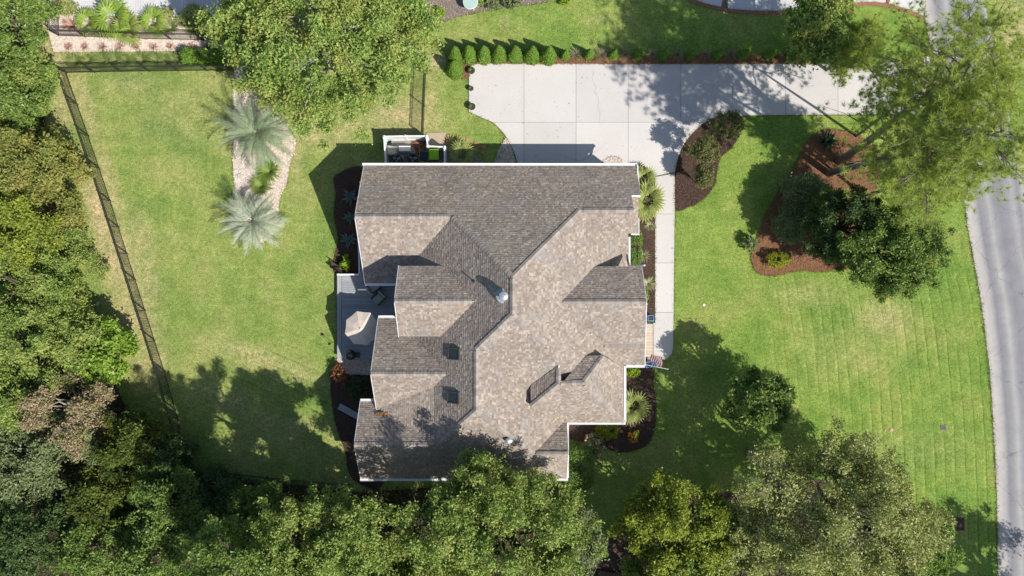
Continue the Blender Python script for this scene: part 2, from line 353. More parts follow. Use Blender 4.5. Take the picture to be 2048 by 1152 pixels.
def sheet(name, poly, mat, z0, z1, parent=None, kind='structure', label=None, cat=None):
    mb = MB(); mb.prism(poly, z0, z1); o = mb.build(name, mat, parent)
    if parent is None: EDGES.append((poly, z1))
    if parent is None: tag(o, label, cat, kind=kind)
    return o
def chips(poly, n, length, width, mat, name, parent, z=0.05, seed=1, tilt=.35, grow=0.0):
    """loose pieces strewn over a bed (too small and too many to pick apart)"""
    rg = np.random.default_rng(seed); P = np.array(poly); lo, hi = P.min(0)-grow, P.max(0)+grow
    X = rg.uniform(lo[0], hi[0], n*3); Y = rg.uniform(lo[1], hi[1], n*3); k = inside(poly, X, Y)
    if grow > 0:
        a = rg.uniform(0, 6.283, n*3); k |= inside(poly, X+np.cos(a)*grow*rg.random(n*3), Y+np.sin(a)*grow*rg.random(n*3))
    X, Y = X[k][:n], Y[k][:n]; m = len(X); a = rg.uniform(0, 6.283, m); L = length*rg.uniform(.5, 1.2, m)/2; w = width*rg.uniform(.6, 1.3, m)/2
    t = np.stack([np.cos(a), np.sin(a), rg.normal(0, tilt, m)], 1); b = np.stack([-np.sin(a), np.cos(a), rg.normal(0, tilt, m)], 1)
    c = np.stack([X, Y, np.full(m, z)+rg.uniform(0, .03, m)], 1); t *= L[:,None]; b *= w[:,None]
    V = np.stack([c-t-b, c+t-b, c+t+b, c-t+b], 1).reshape(-1, 3); Fs = np.arange(4*m).reshape(-1, 4)
    o = obj(name, fast_mesh(name, V, Fs, mat), parent); o['kind'] = 'stuff'; return o

# road
def build_road():
    L = road_left; n = len(L); V = []; A = []; Fs = []; K = 17
    for i, p in enumerate(L):
        a, b = Vector(L[max(0,i-1)]), Vector(L[min(n-1,i+1)]); d = (b-a).normalized(); nr = Vector((-d.y, d.x))
        jit = .02*math.sin(i*1.7)+.02*math.sin(i*.61)
        for k in range(K): 
            q = Vector(p) + nr*(4.25*k/(K-1) + (jit if k == 0 else 0)); V.append((q.x, q.y, .02 + .05*math.sin(math.pi*k/(K-1)))); A.append(k/(K-1))
    for i in range(n-1): Fs += [(i*K+k, (i+1)*K+k, (i+1)*K+k+1, i*K+k+1) for k in range(K-1)]
    me = mesh('road', V, Fs, MAT['asphalt']); at = me.attributes.new('across', 'FLOAT', 'POINT'); at.data.foreach_set('value', A)
    o = obj('road', me); tag(o, 'grey asphalt street with paler worn wheel tracks', 'road', kind='structure')
    base = [tuple(v[:2]) for v in V[::K]] + [tuple(v[:2]) for v in V[K-1::K]][::-1]
    sh = MB(); sh.prism(base, -.05, .012); sh.build('road_bed', MAT['gravel_grey'], o)
    # loose grit along the edge
    strip = [(x-.12, y) for x, y in L] + [(x+.22, y) for x, y in L[::-1]]
    chips(strip, 5000, .05, .04, MAT['chip_grey'], 'edge_grit', o, .02, 5)
build_road()

# driveway of concrete slabs
def slabs(name, outline, xs, ys, mat, label, cat, z=.07, gap=.02, min_area=.05):
    root = sheet(name, outline, MAT['joint'], .004, z-.045, label=label, cat=cat)
    cells = []
    for i in range(len(xs)-1):
        for j in range(len(ys)-1):
            q = clip_rect(outline, min(xs[i],xs[i+1])+gap/2, max(xs[i],xs[i+1])-gap/2, min(ys[j],ys[j+1])+gap/2, max(ys[j],ys[j+1])-gap/2)
            if len(q) < 3: continue
            r = []
            for p in q:
                if not r or (abs(p[0]-r[-1][0]) + abs(p[1]-r[-1][1])) > 1e-4: r.append(p)
            A = abs(sum(r[k][0]*r[(k+1)%len(r)][1]-r[(k+1)%len(r)][0]*r[k][1] for k in range(len(r))))/2
            if A < min_area: continue
            mb = MB(); mb.prism(r, .006, z + rnd.uniform(-.004, .004)); mb.build('concrete_slab', mat, root)
    return root
drive_px = [(938,126)] + [(x, 127 + 1.6*math.sin(x*.21)) for x in range(960, 1640, 20)] + [(1660,128),(1740,128),(1800,124),(1842,116),(1862,104),(1874,150),(1890,235),(1880,236),(1840,230),(1760,229),(1600,230),(1480,231)] + \
    smooth_line([(1480,231),(1455,230),(1432,234),(1405,248),(1378,274),(1360,303),(1351,336)], False, 5)[1:] + [(1349,345),(1309,352)] + \
    smooth_line([(1309,352),(1300,341),(1285,331),(1262,326)], False, 4)[1:] + [(1240,330),(1236,348),(1042,350)] + \
    smooth_line([(1042,350),(1036,330),(1029,307),(1017,281),(1003,262),(985,245),(962,235),(938,224)], False, 5)[1:]
drive = px_poly(drive_px)
gx = [W(x,0).x for x in (900,1048,1152,1256,1361,1465,1570,1675,1780,1900)]; gy = [W(0,y).y for y in (90,245,400)]
slabs('driveway', drive, gx, gy, MAT['concrete'], 'pale concrete driveway with saw-cut joints beside the house', 'driveway')
walk_px = [(1310,354),(1349,347),(1349,420),(1347,560),(1346,690)] + smooth_line([(1346,690),(1343,706),(1333,717),(1318,720),(1294,722)], False, 4)[1:] + [(1294,646),(1310,646),(1310,500)]
slabs('front_walk', px_poly(walk_px), [W(1200,0).x, W(1400,0).x], [W(0,y).y for y in (340,428,526,625,760)], MAT['concrete'], 'narrow concrete walk from driveway to porch', 'path')
# porch of cream paving
po = sheet('porch', px_poly([(1262,640),(1306,646),(1306,712),(1262,718)]), MAT['joint'], .075, .14, label='cream paved porch step at the front door', cat='porch')
MAT['cream'] = M('cream_paving', (.62,.50,.38), (.52,.42,.32), 8, .9, var=.06)
for i in range(11):
    for j in range(3):
        a = W(1263+j*14.2, 648+i*6, .14); b = W(1263+(j+1)*14.2, 648+(i+1)*6, .14)
        mb = MB(); mb.box(a.x+.008, b.x-.008, b.y+.008, a.y-.008, .13, .165); mb.build('paving_brick', MAT['cream'], po)

# neighbour's driveway with brick edging, beyond the side lawn
nd_edge = smooth_line([(1352,-22),(1368,-4),(1400,11),(1440,21),(1480,27),(1540,29),(1600,27),(1660,20),(1720,12),(1770,14),(1810,25),(1846,40)], False, 6)
nd = px_poly([(x, y-7) for x, y in nd_edge] + [(1858,-60),(1352,-60)])
slabs('neighbour_driveway', nd, [W(x,0).x for x in (1340,1452,1600,1774,1900)], [W(0,-70).y, W(0,60).y], MAT['concrete2'], 'pale concrete driveway edged with red brick', 'driveway', z=.05, gap=.22)
def brick_row(pts, name, label, w=.24, step=.095, z=.06):
    P = [Vector(W2(*p)) for p in pts]; root = thing(name, label, 'edging', (P[0].x, P[0].y, 0)); mb = MB(); acc = 0.0
    for a, b in zip(P[:-1], P[1:]):
        d = b-a; L = d.length; d.normalize(); ang = math.atan2(d.y, d.x); s = step-acc if acc else 0.0
        while s < L:
            c = a + d*s - P[0]; m = Matrix.Translation((c.x, c.y, rnd.uniform(-.004,.004))) @ Matrix.Rotation(ang+rnd.uniform(-.03,.03), 4, 'Z')
            mb.box(-step*.44, step*.44, -w/2, w/2, .0, z, m); s += step
        acc = 0.0
    o = mb.build('bricks', MAT['brick'], root); o['kind'] = 'stuff'; return root
brick_row([(x, y-3.5) for x, y in nd_edge], 'brick_edging', 'curved red brick edging along the pale driveway')
brick_row([(1452,-60),(1449,-5),(1445,15)], 'brick_band', 'brick band laid across the pale driveway in the shade', .24)
brick_row([(1774,-60),(1776,6)], 'brick_band', 'brick band across the pale driveway beside the street', .24)

# ------------------------------------------------------------------ beds
def bed(name, px, mat, chip, n, label, cl=.09, cw=.03, smooth=True, z=.05, seed=1, step=5, cname='bark_chips', grow=0.08):
    p = px_poly(smooth_line(px, True, step) if smooth else px); o = sheet(name, p, mat, -.03, z, label=label, cat='bed')
    chips(p, n, cl, cw, chip, cname, o, z+.005, seed, grow=grow); return p, o
bed('mulch_bed', [(1349,345),(1354,322),(1370,285),(1398,253),(1432,234),(1470,228),(1482,240),(1482,262),(1466,292),(1442,314),(1434,342),(1428,372),(1404,400),(1378,414),(1349,417)], MAT['mulch'], MAT['chip_brown'], 6000, 'dark mulch bed with a wavy lawn edge between walk and driveway', seed=2)
bed('straw_bed', [(1590,330),(1608,290),(1640,262),(1690,262),(1726,276),(1752,306),(1760,350),(1745,400),(1775,440),(1770,500),(1720,530),(1640,543),(1600,541),(1550,551),(1515,546),(1502,515),(1512,480),(1530,430),(1555,385)], MAT['straw'], MAT['chip_straw'], 16000, 'pine straw island bed under the pines on the front lawn', .16, .014, seed=3, cname='pine_needles', z=.04)
bed('straw_strip', [(905,152),(902,120),(920,112),(1000,114),(1100,116),(1300,115),(1500,112),(1650,108),(1650,128),(1500,128),(1300,128.5),(1100,128),(960,127),(942,130),(938,155),(925,158)], MAT['straw'], MAT['chip_straw'], 14000, 'pine straw strip under the hedge along the driveway', .16, .014, False, seed=4, cname='pine_needles', z=.075)
bed('mulch_bed', [(1262,326),(1286,334),(1300,346),(1309,362),(1311,400),(1311,640),(1262,640),(1262,500)], MAT['mulch'], MAT['chip_brown'], 3000, 'narrow mulch bed between house wall and front walk', smooth=False, seed=5)
bed('mulch_bed', [(1150,740),(1246,734),(1302,734),(1307,770),(1312,810),(1310,850),(1300,882),(1278,898),(1240,905),(1205,893),(1180,885),(1150,880),(1120,860)], MAT['mulch'], MAT['chip_brown'], 4500, 'curved mulch bed wrapped round the corner of the house', seed=6, smooth=True)
bed('mulch_bed', [(672,350),(740,350),(740,556),(676,550),(668,520),(676,480),(668,430),(672,390)], MAT['mulch'], MAT['chip_brown'], 3000, 'mulch bed with agaves at the side wall', seed=7)
bed('mulch_bed', [(668,742),(760,735),(770,960),(706,958),(690,900),(672,850),(664,800),(662,765)], MAT['mulch'], MAT['chip_brown'], 4000, 'shaded mulch bed below the deck', seed=8)
bed('gravel_bed', [(470,140),(500,138),(512,180),(560,230),(585,270),(592,290),(580,330),(572,370),(560,395),(556,430),(545,470),(520,486),(500,480),(486,440),(474,400),(468,350),(466,300),(468,220)], MAT['gravel'], MAT['chip_pale'], 9000, 'pale gravel bed under the palms in the back lawn', .07, .06, seed=9, cname='pebbles')
bed('gravel_bed', [(98,-20),(96,60),(108,104),(300,103),(470,100),(470,30),(460,-20)], MAT['gravel'], MAT['chip_pale'], 9000, "pale gravel bed with palms beside the neighbour's deck", .07, .06, False, seed=10, cname='pebbles')
bed('grey_mulch_bed', [(845,-20),(850,60),(870,48),(930,30),(1000,17),(1080,7),(1130,-8),(1140,-30)], MAT['mulch_grey'], MAT['chip_grey'], 3000, 'faded mulch bed with a round pale table beyond the hedge', smooth=False, seed=11)
bed('gravel_bed', [(890,292),(906,290),(930,296),(960,318),(985,345),(985,350),(890,350)], MAT['gravel_grey'], MAT['chip_grey'], 2500, 'grey gravel patch beside the bin enclosure', .06, .05, False, seed=12, cname='pebbles')
bed('gravel_bed', [(985,340),(998,300),(1012,275),(1018,285),(1028,310),(1034,350),(985,350)], MAT['gravel'], MAT['chip_pale'], 2200, 'pale gravel wedge with square pavers by the driveway', .06, .05, False, seed=13, cname='pebbles')
bed('gravel_bed', [(676,716),(745,716),(745,748),(700,748),(676,740)], MAT['gravel_grey'], MAT['chip_pale'], 3500, 'pebble strip at the end of the deck', .07, .06, False, seed=14, cname='pebbles')
bed('gravel_bed', [(1198,350),(1206,322),(1222,314),(1240,315),(1246,322),(1246,350)], MAT['gravel'], MAT['chip_pale'], 1500, 'small pale pebble bed beside the garage corner', .06, .05, False, seed=15, cname='pebbles', z=.09)
# grass blades that lean over the edges of paving and beds
def edge_grass():
    rg = np.random.default_rng(99); P = []; 
    for poly, z in EDGES + [([(x-.03, y) for x, y in road_left], .03)]:
        n = len(poly); road = len(EDGES) and z == .03
        for i in range(n - (1 if road else 0)):
            a, b = np.array(poly[i]), np.array(poly[(i+1) % n]); L = np.linalg.norm(b-a); m = int(L*55*rg.uniform(.4, 1.3))
            if m and max(abs(a[0]), abs(a[1])) < 40: 
                q = a + (b-a)*rg.random((m,1)) + rg.normal(0, .035, (m,2)); P.append(np.concatenate([q, np.full((m,1), .01)], 1))
    P = np.concatenate(P); n = len(P); an = rg.uniform(0, 6.283, n); el = rg.uniform(.25, 1.1, n); l = rg.uniform(.07, .17, n)[:,None]
    d = np.stack([np.cos(an)*np.cos(el), np.sin(an)*np.cos(el), np.sin(el)], 1); w = np.stack([-np.sin(an), np.cos(an), 0*an], 1)*.018
    V = np.stack([P-w, P+w, P+d*l+np.array([0,0,.03])], 1).reshape(-1,3); o = obj('edge_grass', fast_mesh('edge_grass', V, np.arange(3*n).reshape(-1,3), leaf_mat('edge_grass_blades', [(.13,.22,.04),(.20,.27,.06),(.27,.29,.09),(.10,.16,.035)])), LAWN); o['kind'] = 'stuff'
edge_grass()
# woodland floor
wood_l = [(-60,-60),(70,-40),(62,40),(78,120),(105,170),(85,230),(110,300),(130,360),(145,440),(150,520),(140,600),(160,650),(215,700),(225,760),(270,850),(335,895),(385,938),(470,962),(600,972),(720,985),(860,975),(1010,985),(1090,985),(1120,1012),(1150,1065),(1190,1200),(-60,1200)]
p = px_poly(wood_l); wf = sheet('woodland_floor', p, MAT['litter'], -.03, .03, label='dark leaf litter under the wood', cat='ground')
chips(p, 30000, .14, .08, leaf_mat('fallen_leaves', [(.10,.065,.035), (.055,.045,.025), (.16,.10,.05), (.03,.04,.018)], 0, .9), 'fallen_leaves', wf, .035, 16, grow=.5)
wood_r = [(1232,1060),(1268,1012),(1330,990),(1420,985),(1500,985),(1560,960),(1640,960),(1760,1000),(1850,1060),(1880,1130),(1870,1200),(1215,1200)]
p = px_poly(smooth_line(wood_r, True, 4)); wf = sheet('planting_floor', p, MAT['mulch'], -.03, .03, label='dark mulch under the trees beside the front lawn', cat='ground')
chips(p, 6000, .12, .05, MAT['chip_brown'], 'bark_chips', wf, .035, 17, grow=.3)
# ------------------------------------------------------------------ the house
house = thing('house', 'sprawling house with grey-brown shingled hip and gable roof', 'house', (0,0,0))
PI_ = .715
def slope(pts, name='roof_slope', seed=0, thick=.13, e=.145, label=None):
    """one roof plane: courses of single lapped shingles, clipped to the outline, on a thin deck"""
    rg = random.Random(seed); P = [Vector(p) for p in pts]
    n = (P[1]-P[0]).cross(P[2]-P[0])
    best = n
    for i in range(len(P)):
        c = (P[(i+1)%len(P)]-P[i]).cross(P[(i+2)%len(P)]-P[i])
        if c.length > best.length: best = c
    n = best.normalized()
    if n.z < 0: n = -n
    c0 = sum(P, Vector())/len(P)
    P = [Vector((p.x, p.y, c0.z - (n.x*(p.x-c0.x)+n.y*(p.y-c0.y))/n.z)) for p in P]
    u = Vector((0,0,1)).cross(n).normalized(); v = n.cross(u)
    o0 = n*n.dot(c0); Q = [(p.dot(u), p.dot(v)) for p in P]
    A = sum(Q[i][0]*Q[(i+1)%len(Q)][1]-Q[(i+1)%len(Q)][0]*Q[i][1] for i in range(len(Q)))
    if A < 0: Q = Q[::-1]
    V = []; Fs = []; mi = []
    def pt(q, h): return o0 + u*q[0] + v*q[1] + n*h
    v0 = min(q[1] for q in Q); v1 = max(q[1] for q in Q); k = math.floor(v0/e)
    while k*e < v1:
        row = clip_half(clip_half(Q, lambda p: p[1]-k*e), lambda p: (k+1)*e-p[1])
        if len(row) >= 3:
            rr = random.Random(k*7919+seed*13); ua = min(q[0] for q in row); ub = max(q[0] for q in row); x = ua - rr.uniform(0, .25)
            while x < ub:
                w = rr.choice((.08,.10,.12,.14,.17,.20)); pc = clip_half(clip_half(row, lambda p: p[0]-x), lambda p: x+w-p[0]); x += w
                if len(pc) < 3: continue
                t = rr.choice((.010,.012,.022,.024)); b = len(V); m = len(pc)
                for q in pc:
                    f = (q[1]-k*e)/e; V.append(pt(q, .004 + t*(1-f)))
                Fs.append(tuple(range(b, b+m))); mi.append(0)
                lo = [i for i in range(m) if abs(pc[i][1]-k*e) < 1e-5 and abs(pc[(i+1)%m][1]-k*e) < 1e-5]
                for i in lo:
                    j = (i+1) % m; c = len(V); V += [pt(pc[i], 0), pt(pc[j], 0)]; Fs.append((c, c+1, b+j, b+i)); mi.append(0)
        k += 1
    b = len(V); m = len(Q)
    V += [pt(q, 0) for q in Q] + [pt(q, -thick) for q in Q]
    Fs += [tuple(range(b, b+m)), tuple(range(b+2*m-1, b+m-1, -1))] + [(b+i, b+m+i, b+m+(i+1)%m, b+(i+1)%m) for i in range(m)]; mi += [0] + [1]*(m+1)
    o = obj(name, mesh(name, V, Fs, [MAT['shingle'], MAT['white']], midx=mi), house); o['kind'] = 'stuff'
    if label: o['label'] = label
    return o
zA = lambda y: 8.3 - .715*(y-.65)
zW = lambda x: 8.3 - .7245*(.03-x)
zE = lambda x: 8.3 - .715*(x-.03)
zS1 = lambda y: 8.3 - .715*(-1.47-y)
zE2 = lambda x: 6.74 - .644*(x+2.12)
zS2 = lambda y: 6.74 - .715*(-7.2-y)
def pl(f, axis, pts): return [(x, y, f(y if axis == 'y' else x)) for x, y in pts]
R0 = 7.87
# north face with the west gable and the stub by the garage corner
slope(pl(zA,'y',[(-9.5,R0),(-3.6,R0),(-3.6,4.33),(-9.5,4.33)]), seed=1)
slope(pl(zA,'y',[(-3.6,R0),(4.13,R0),(4.13,4.75),(.03,.65),(-3.6,4.28)]), seed=1)
slope(pl(zA,'y',[(4.13,R0),(7.42,R0),(7.42,4.75),(4.13,4.75)]), seed=1)
slope(pl(zA,'y',[(7.42,R0),(7.98,R0),(7.98,5.75),(7.42,5.75)]), seed=1)
# west face
slope(pl(zW,'x',[(.03,.65),(-3.6,4.28),(-6.6,4.28),(-6.6,-3.62),(-2.12,-3.62),(.03,-1.47)]), seed=2)
slope(pl(zW,'x',[(-2.12,-3.62),(-6.6,-3.62),(-6.6,-11.68),(-2.12,-7.2)]), seed=2)
zW4 = lambda x: zW(-4.82) + .30*(x+4.82)
slope(pl(zW4,'x',[(-4.75,-5.4),(-8.3,-5.4),(-8.3,-9.5),(-4.75,-9.8)]), seed=3)
# east and south faces
slope(pl(zE,'x',[(.03,-1.47),(7.16,-8.6),(7.16,.65),(.03,.65)]), seed=4)
slope(pl(zE,'x',[(.03,.65),(7.5,.65),(7.5,4.6),(4.13,4.75)]), seed=4)
slope(pl(zS1,'y',[(.03,-1.47),(7.16,-8.6),(0,-8.6),(-2.12,-3.62)]), seed=5)
slope(pl(zE2,'x',[(-2.12,-3.62),(-2.12,-7.2),(3.47,-12.23),(3.47,-3.62)]), seed=6)
slope(pl(zS2,'y',[(-2.12,-7.2),(3.47,-12.23),(-4.57,-12.23),(-4.57,-9.65)]), seed=7)
slope(pl(zS2,'y',[(-4.57,-9.65),(-9.7,-9.65),(-9.7,-12.23),(-4.57,-12.23)]), seed=7)
z4 = zS2(-9.65)
slope([(-9.7,-9.65,z4),(-4.3,-9.65,z4),(-4.3,-7.25,z4-.715*2.4),(-9.7,-7.25,z4-.715*2.4)], seed=8)
# west gable, lee side
slope([(-9.5,4.33,zA(4.33)),(-3.0,4.33,zA(4.33)),(-3.0,.3,zA(4.33)-.715*4.03),(-9.5,.3,zA(4.33)-.715*4.03)], seed=9)
# stub by the garage corner
zr = zA(4.75)
slope([(4.0,4.75,zr),(7.42,4.75,zr),(7.42,3.42,zr-.715*1.33),(4.0,3.42,zr-.715*1.33)], seed=10)
slope([(7.38,5.78,4.42),(7.38,3.42,4.42),(7.98,3.42,3.85),(7.98,5.78,3.85)], seed=11)
# upper west dormer
slope([(-6.93,-.77,6.7),(-2.1,-.77,6.7),(-2.1,1.34,5.2),(-6.93,1.34,5.2)], seed=12)
slope([(-6.93,-.77,6.7),(-2.1,-.77,6.7),(-2.1,-2.97,5.13),(-6.93,-2.97,5.13)], seed=13)
# lower west gable
slope([(-8.6,-5.24,5.4),(-3.7,-5.24,5.4),(-3.7,-1.93,3.03),(-8.6,-1.93,3.03)], seed=14)
slope([(-8.6,-5.24,5.4),(-3.7,-5.24,5.4),(-3.7,-8.0,3.43),(-8.6,-8.0,3.43)], seed=15)
# entry gable
slope([(2.7,-.81,6.2),(8.03,-.81,6.2),(8.03,1.33,4.68),(2.7,1.33,4.68)], seed=16)
slope([(2.7,-.81,6.2),(8.03,-.81,6.2),(8.5,-4.95,3.25),(2.7,-4.95,3.25)], seed=17)
# little east gable at the south end
zg = zS2(-10.33)
slope([(1.2,-10.33,zg),(3.5,-10.33,zg),(3.5,-8.62,zg-.715*1.71),(1.2,-8.62,zg-.715*1.71)], seed=18)
slope([(1.36,-10.33,zg),(3.5,-10.33,zg),(3.5,-12.23,zg-.715*1.9)], seed=19)
# raised hip over the front corner
def PW(x, y, z): return tuple(W(x, y, z))
rA, rB, rC, rD = PW(1117,731,6.08), PW(1117,767,6.12), PW(1166,765,6.15), PW(1062,770,5.14)
rE, rF, rG = PW(1062,812,5.14), PW(1207,712,5.10), PW(1172,712,5.12)
slope([rA, rB, rE, rD], seed=20)
slope([PW(1125,765,6.17), rC, rF, rG], seed=21)
cs = W(1246,845,3.25); c1 = (cs.x, cs.y, 3.27); c2 = (W(1128,845,3.2).x, cs.y, 3.27)
slope([rB, rC, c1, c2], seed=22, thick=.05); slope([rB, c2, rE], seed=23, thick=.05)
c3 = (cs.x, W(0,735,3.3).y, 3.27); slope([rC, rF, c3, c1], seed=24, thick=.05)
for a, b in ((rD, rE), (rG, rF)):
    mb = MB(); a, b = Vector(a), Vector(b); mb.add([a, b, b-Vector((0,0,.8)), a-Vector((0,0,.8)), a+(b-a)*.0+Vector((.04,-.04,0)), b+Vector((.04,-.04,0)), b+Vector((.04,-.04,-.8)), a+Vector((.04,-.04,-.8))], [(0,1,2,3),(7,6,5,4),(0,4,5,1)])
    mb.build('knee_wall', MAT['siding'], house)

# ridge and hip caps, one folded piece each
def cap_mesh(fold, w=.15, e=.215):
    V = []
    for y0, h in ((0, .034), (e*1.25, .014)):
        V += [(-w, y0, h-w*fold), (0, y0, h), (w, y0, h-w*fold)]
    V += [(-w, 0, -w*fold-.012), (0, 0, -.005), (w, 0, -w*fold-.012)]
    return mesh('ridge_cap', V, [(0,1,4,3),(1,2,5,4),(6,7,1,0),(7,8,2,1)], MAT['cap'])
cap_r, cap_h = cap_mesh(.70), cap_mesh(.46)
cap_f = cap_mesh(.06)
def caps(a, b, me=None, e=.215):
    a, b = Vector(a), Vector(b); d = b-a; L = d.length; d.normalize(); me = me or cap_r
    sx = d.cross(Vector((0,0,1))).normalized(); up = sx.cross(d)
    R = Matrix((sx, d, up)).transposed().to_4x4()
    for i in range(int(L/e)):
        o = obj('ridge_cap', me, house); o.matrix_local = Matrix.Translation(a + d*(i*e) + up*.03) @ R
caps((-9.5,4.33,zA(4.33)), (-3.75,4.33,zA(4.33)))
caps((-3.6,4.28,zA(4.28)), (.03,.65,8.3), cap_h); caps((4.13,4.75,zA(4.75)), (.03,.65,8.3), cap_h)
caps((7.42,4.75,zr), (4.2,4.75,zr))
caps((.03,-1.47,8.3), (.03,.65,8.3)); caps((-2.12,-3.62,6.74), (.03,-1.47,8.3), cap_h)
caps((-2.12,-7.2,6.74), (-2.12,-3.62,6.74)); caps((-4.45,-9.53,zW(-4.45)), (-2.12,-7.2,6.74), cap_h)
caps((-9.7,-9.65,z4), (-4.6,-9.65,z4))
caps((-6.93,-.77,6.7), (-2.2,-.77,6.7)); caps((-8.6,-5.24,5.4), (-4.0,-5.24,5.4)); caps((8.03,-.81,6.2), (2.9,-.81,6.2))
caps((3.5,-10.33,zg), (1.5,-10.33,zg), cap_h)
caps((7.16,-8.6,3.30), PW(1168,768,6.08), cap_h); caps(PW(1050,655,7.6)[:2]+(zE(W(1050,655,7.6).x),), (.03,-1.47,8.3), cap_h)
caps(rE, rB, cap_h); caps(rF, rC, cap_h); caps(rC, rB, cap_h); caps(rB, rA, cap_h)
caps((3.2,-12.0,zS2(-12.0)+.01), (1.45,-10.42,zS2(-10.42)+.01), cap_f); caps((1.36,-10.33,zg), (-2.12,-7.2,6.74), cap_h)
caps((8.2,-3.6,4.25), (5.7,-3.6,4.25), cap_f)

# gutters, fascias and rake boards
def gutter(a, b, name='gutter', w=.15, h=.13):
    a, b = Vector(a), Vector(b); mb = MB(); mb.beam(a, b, w, h)
    d = (b-a).normalized(); sd = d.cross(Vector((0,0,1)))
    for s in (-1, 1): mb.beam(a+sd*s*w*.42+Vector((0,0,h*.55)), b+sd*s*w*.42+Vector((0,0,h*.55)), w*.16, h*.3)
    return mb.build(name, MAT['white'], house)
gz = zA(R0)-.05
gutter((-9.62,R0+.08,gz),(8.06,R0+.06,gz)); 
g3 = 3.2
gutter((-9.75,-12.31,zS2(-12.23)-.05),(3.6,-12.31,zS2(-12.23)-.05)); gutter((3.57,-12.2,zE2(3.47)-.03),(3.57,-8.62,zE2(3.47)-.03))
gutter((3.62,-8.68,3.17),(7.28,-8.68,3.17)); gutter((7.25,-8.6,3.16),(7.25,-5.02,3.16)); gutter((7.3,-5.03,3.17),(8.5,-5.03,3.17))
gutter((-9.5,.22,zA(4.33)-.715*4.03-.04),(-6.8,.22,zA(4.33)-.715*4.03-.04)); gutter((-8.6,-1.85,2.98),(-6.7,-1.85,2.98))
gutter((-9.7,-7.17,z4-.715*2.4-.04),(-8.35,-7.17,z4-.715*2.4-.04))
gutter((8.05,5.75,3.78),(8.05,7.9,3.2),w=.09,h=.1); gutter((8.03,3.42,3.80),(8.03,4.4,3.80),w=.05,h=.08); gutter((7.5,3.38,3.95),(8.05,3.38,3.80),w=.06,h=.08)
gutter((7.58,1.45,2.93),(7.58,3.3,2.93),w=.13); gutter((7.5,1.42,2.95),(8.3,1.42,4.2),w=.1)
def rake(a, b): mb = MB(); mb.beam(Vector(a)-Vector((0,0,.10)), Vector(b)-Vector((0,0,.10)), .035, .20); return mb.build('rake_board', MAT['white'], house)
for x, yr, zr_, y1, z1, y2, z2 in ((-9.52,4.33,zA(4.33),R0,zA(R0),.3,zA(4.33)-.715*4.03),(-6.95,-.77,6.7,1.34,5.2,-2.97,5.13),(-8.62,-5.24,5.4,-1.93,3.03,-8.0,3.43),(-9.72,-9.65,z4,-7.25,z4-.715*2.4,-12.23,zS2(-12.23)),(3.52,-10.33,zg,-8.62,zg-.715*1.71,-12.23,zg-.715*1.9)):
    rake((x,yr,zr_),(x,y1,z1)); rake((x,yr,zr_),(x,y2,z2))
rake((8.05,-.81,6.2),(8.05,1.33,4.68)); rake((8.05,-.81,6.2),(8.52,-4.95,3.25))
# walls
def wall(x0, x1, y0, y1, h, gable=None, z0=0.0):
    mb = MB(); mb.box(x0, x1, y0, y1, z0, h)
    if gable:
        yr, zr_ = gable; mb.add([(x0,y0,h),(x0,y1,h),(x0,yr,zr_),(x1,y0,h),(x1,y1,h),(x1,yr,zr_)], [(0,2,1),(3,4,5),(0,3,5,2),(1,2,5,4)])
    return mb.build('wall', MAT['siding'], house)
wall(-9.22,7.2,.6,7.5,2.75); wall(-9.2,-5,.62,7.45,2.75,(4.33,5.25)); wall(-6.6,6.85,-8.2,.59,2.85); wall(6.86,7.7,-4.6,1.0,2.9,(-.81,5.6)); wall(-6.6,-3,-2.6,1.0,4.95,(-.77,6.3),2.9)
wall(-8.3,-6.61,-7.6,-2.3,2.75,(-5.24,4.95)); wall(-9.4,3.2,-11.85,-8.21,2.8); wall(-9.41,-5,-11.83,-7.6,2.85,(-9.65,4.6)); wall(2.0,3.21,-11.82,-8.9,2.81,(-10.33,4.1)); wall(7.21,7.75,3.7,7.5,2.8,(5.0,4.0)); wall(3.3,6.9,-1.2,1.0,4.2,None,2.9)
# entry face: door and windows
mb = MB(); mb.box(7.71,7.76,-3.4,-2.4,.14,2.3); d_ = mb.build('front_door', MAT['wood_brown'], house)
MAT['glass'] = M('window_glass', (.03,.04,.05), (.02,.03,.04), 2, .08, spec=.8)
for x, y0, y1, z0_, z1_, sx in ((7.705,-.6,.6,.9,2.3,.05),(7.205,1.6,2.8,.9,2.3,.05),(-9.225,1.4,2.6,.9,2.3,-.05),(-9.225,5.4,6.6,.9,2.3,-.05),(-8.305,-4.6,-3.2,.9,2.3,-.05),(-9.415,-10.4,-9.0,.9,2.3,-.05)):
    mb = MB(); xa, xb = sorted((x, x+sx))
    mb.box(xa,xb,y0-.07,y1+.07,z0_-.07,z0_); mb.box(xa,xb,y0-.07,y1+.07,z1_,z1_+.07); mb.box(xa,xb,y0-.07,y0,z0_,z1_); mb.box(xa,xb,y1,y1+.07,z0_,z1_); mb.box(xa,xb,(y0+y1)/2-.02,(y0+y1)/2+.02,z0_,z1_)
    w_ = mb.build('window', MAT['white'], house); mb = MB(); mb.box(xa+.005,xb-.02,y0,y1,z0_,z1_); mb.build('pane', MAT['glass'], w_)
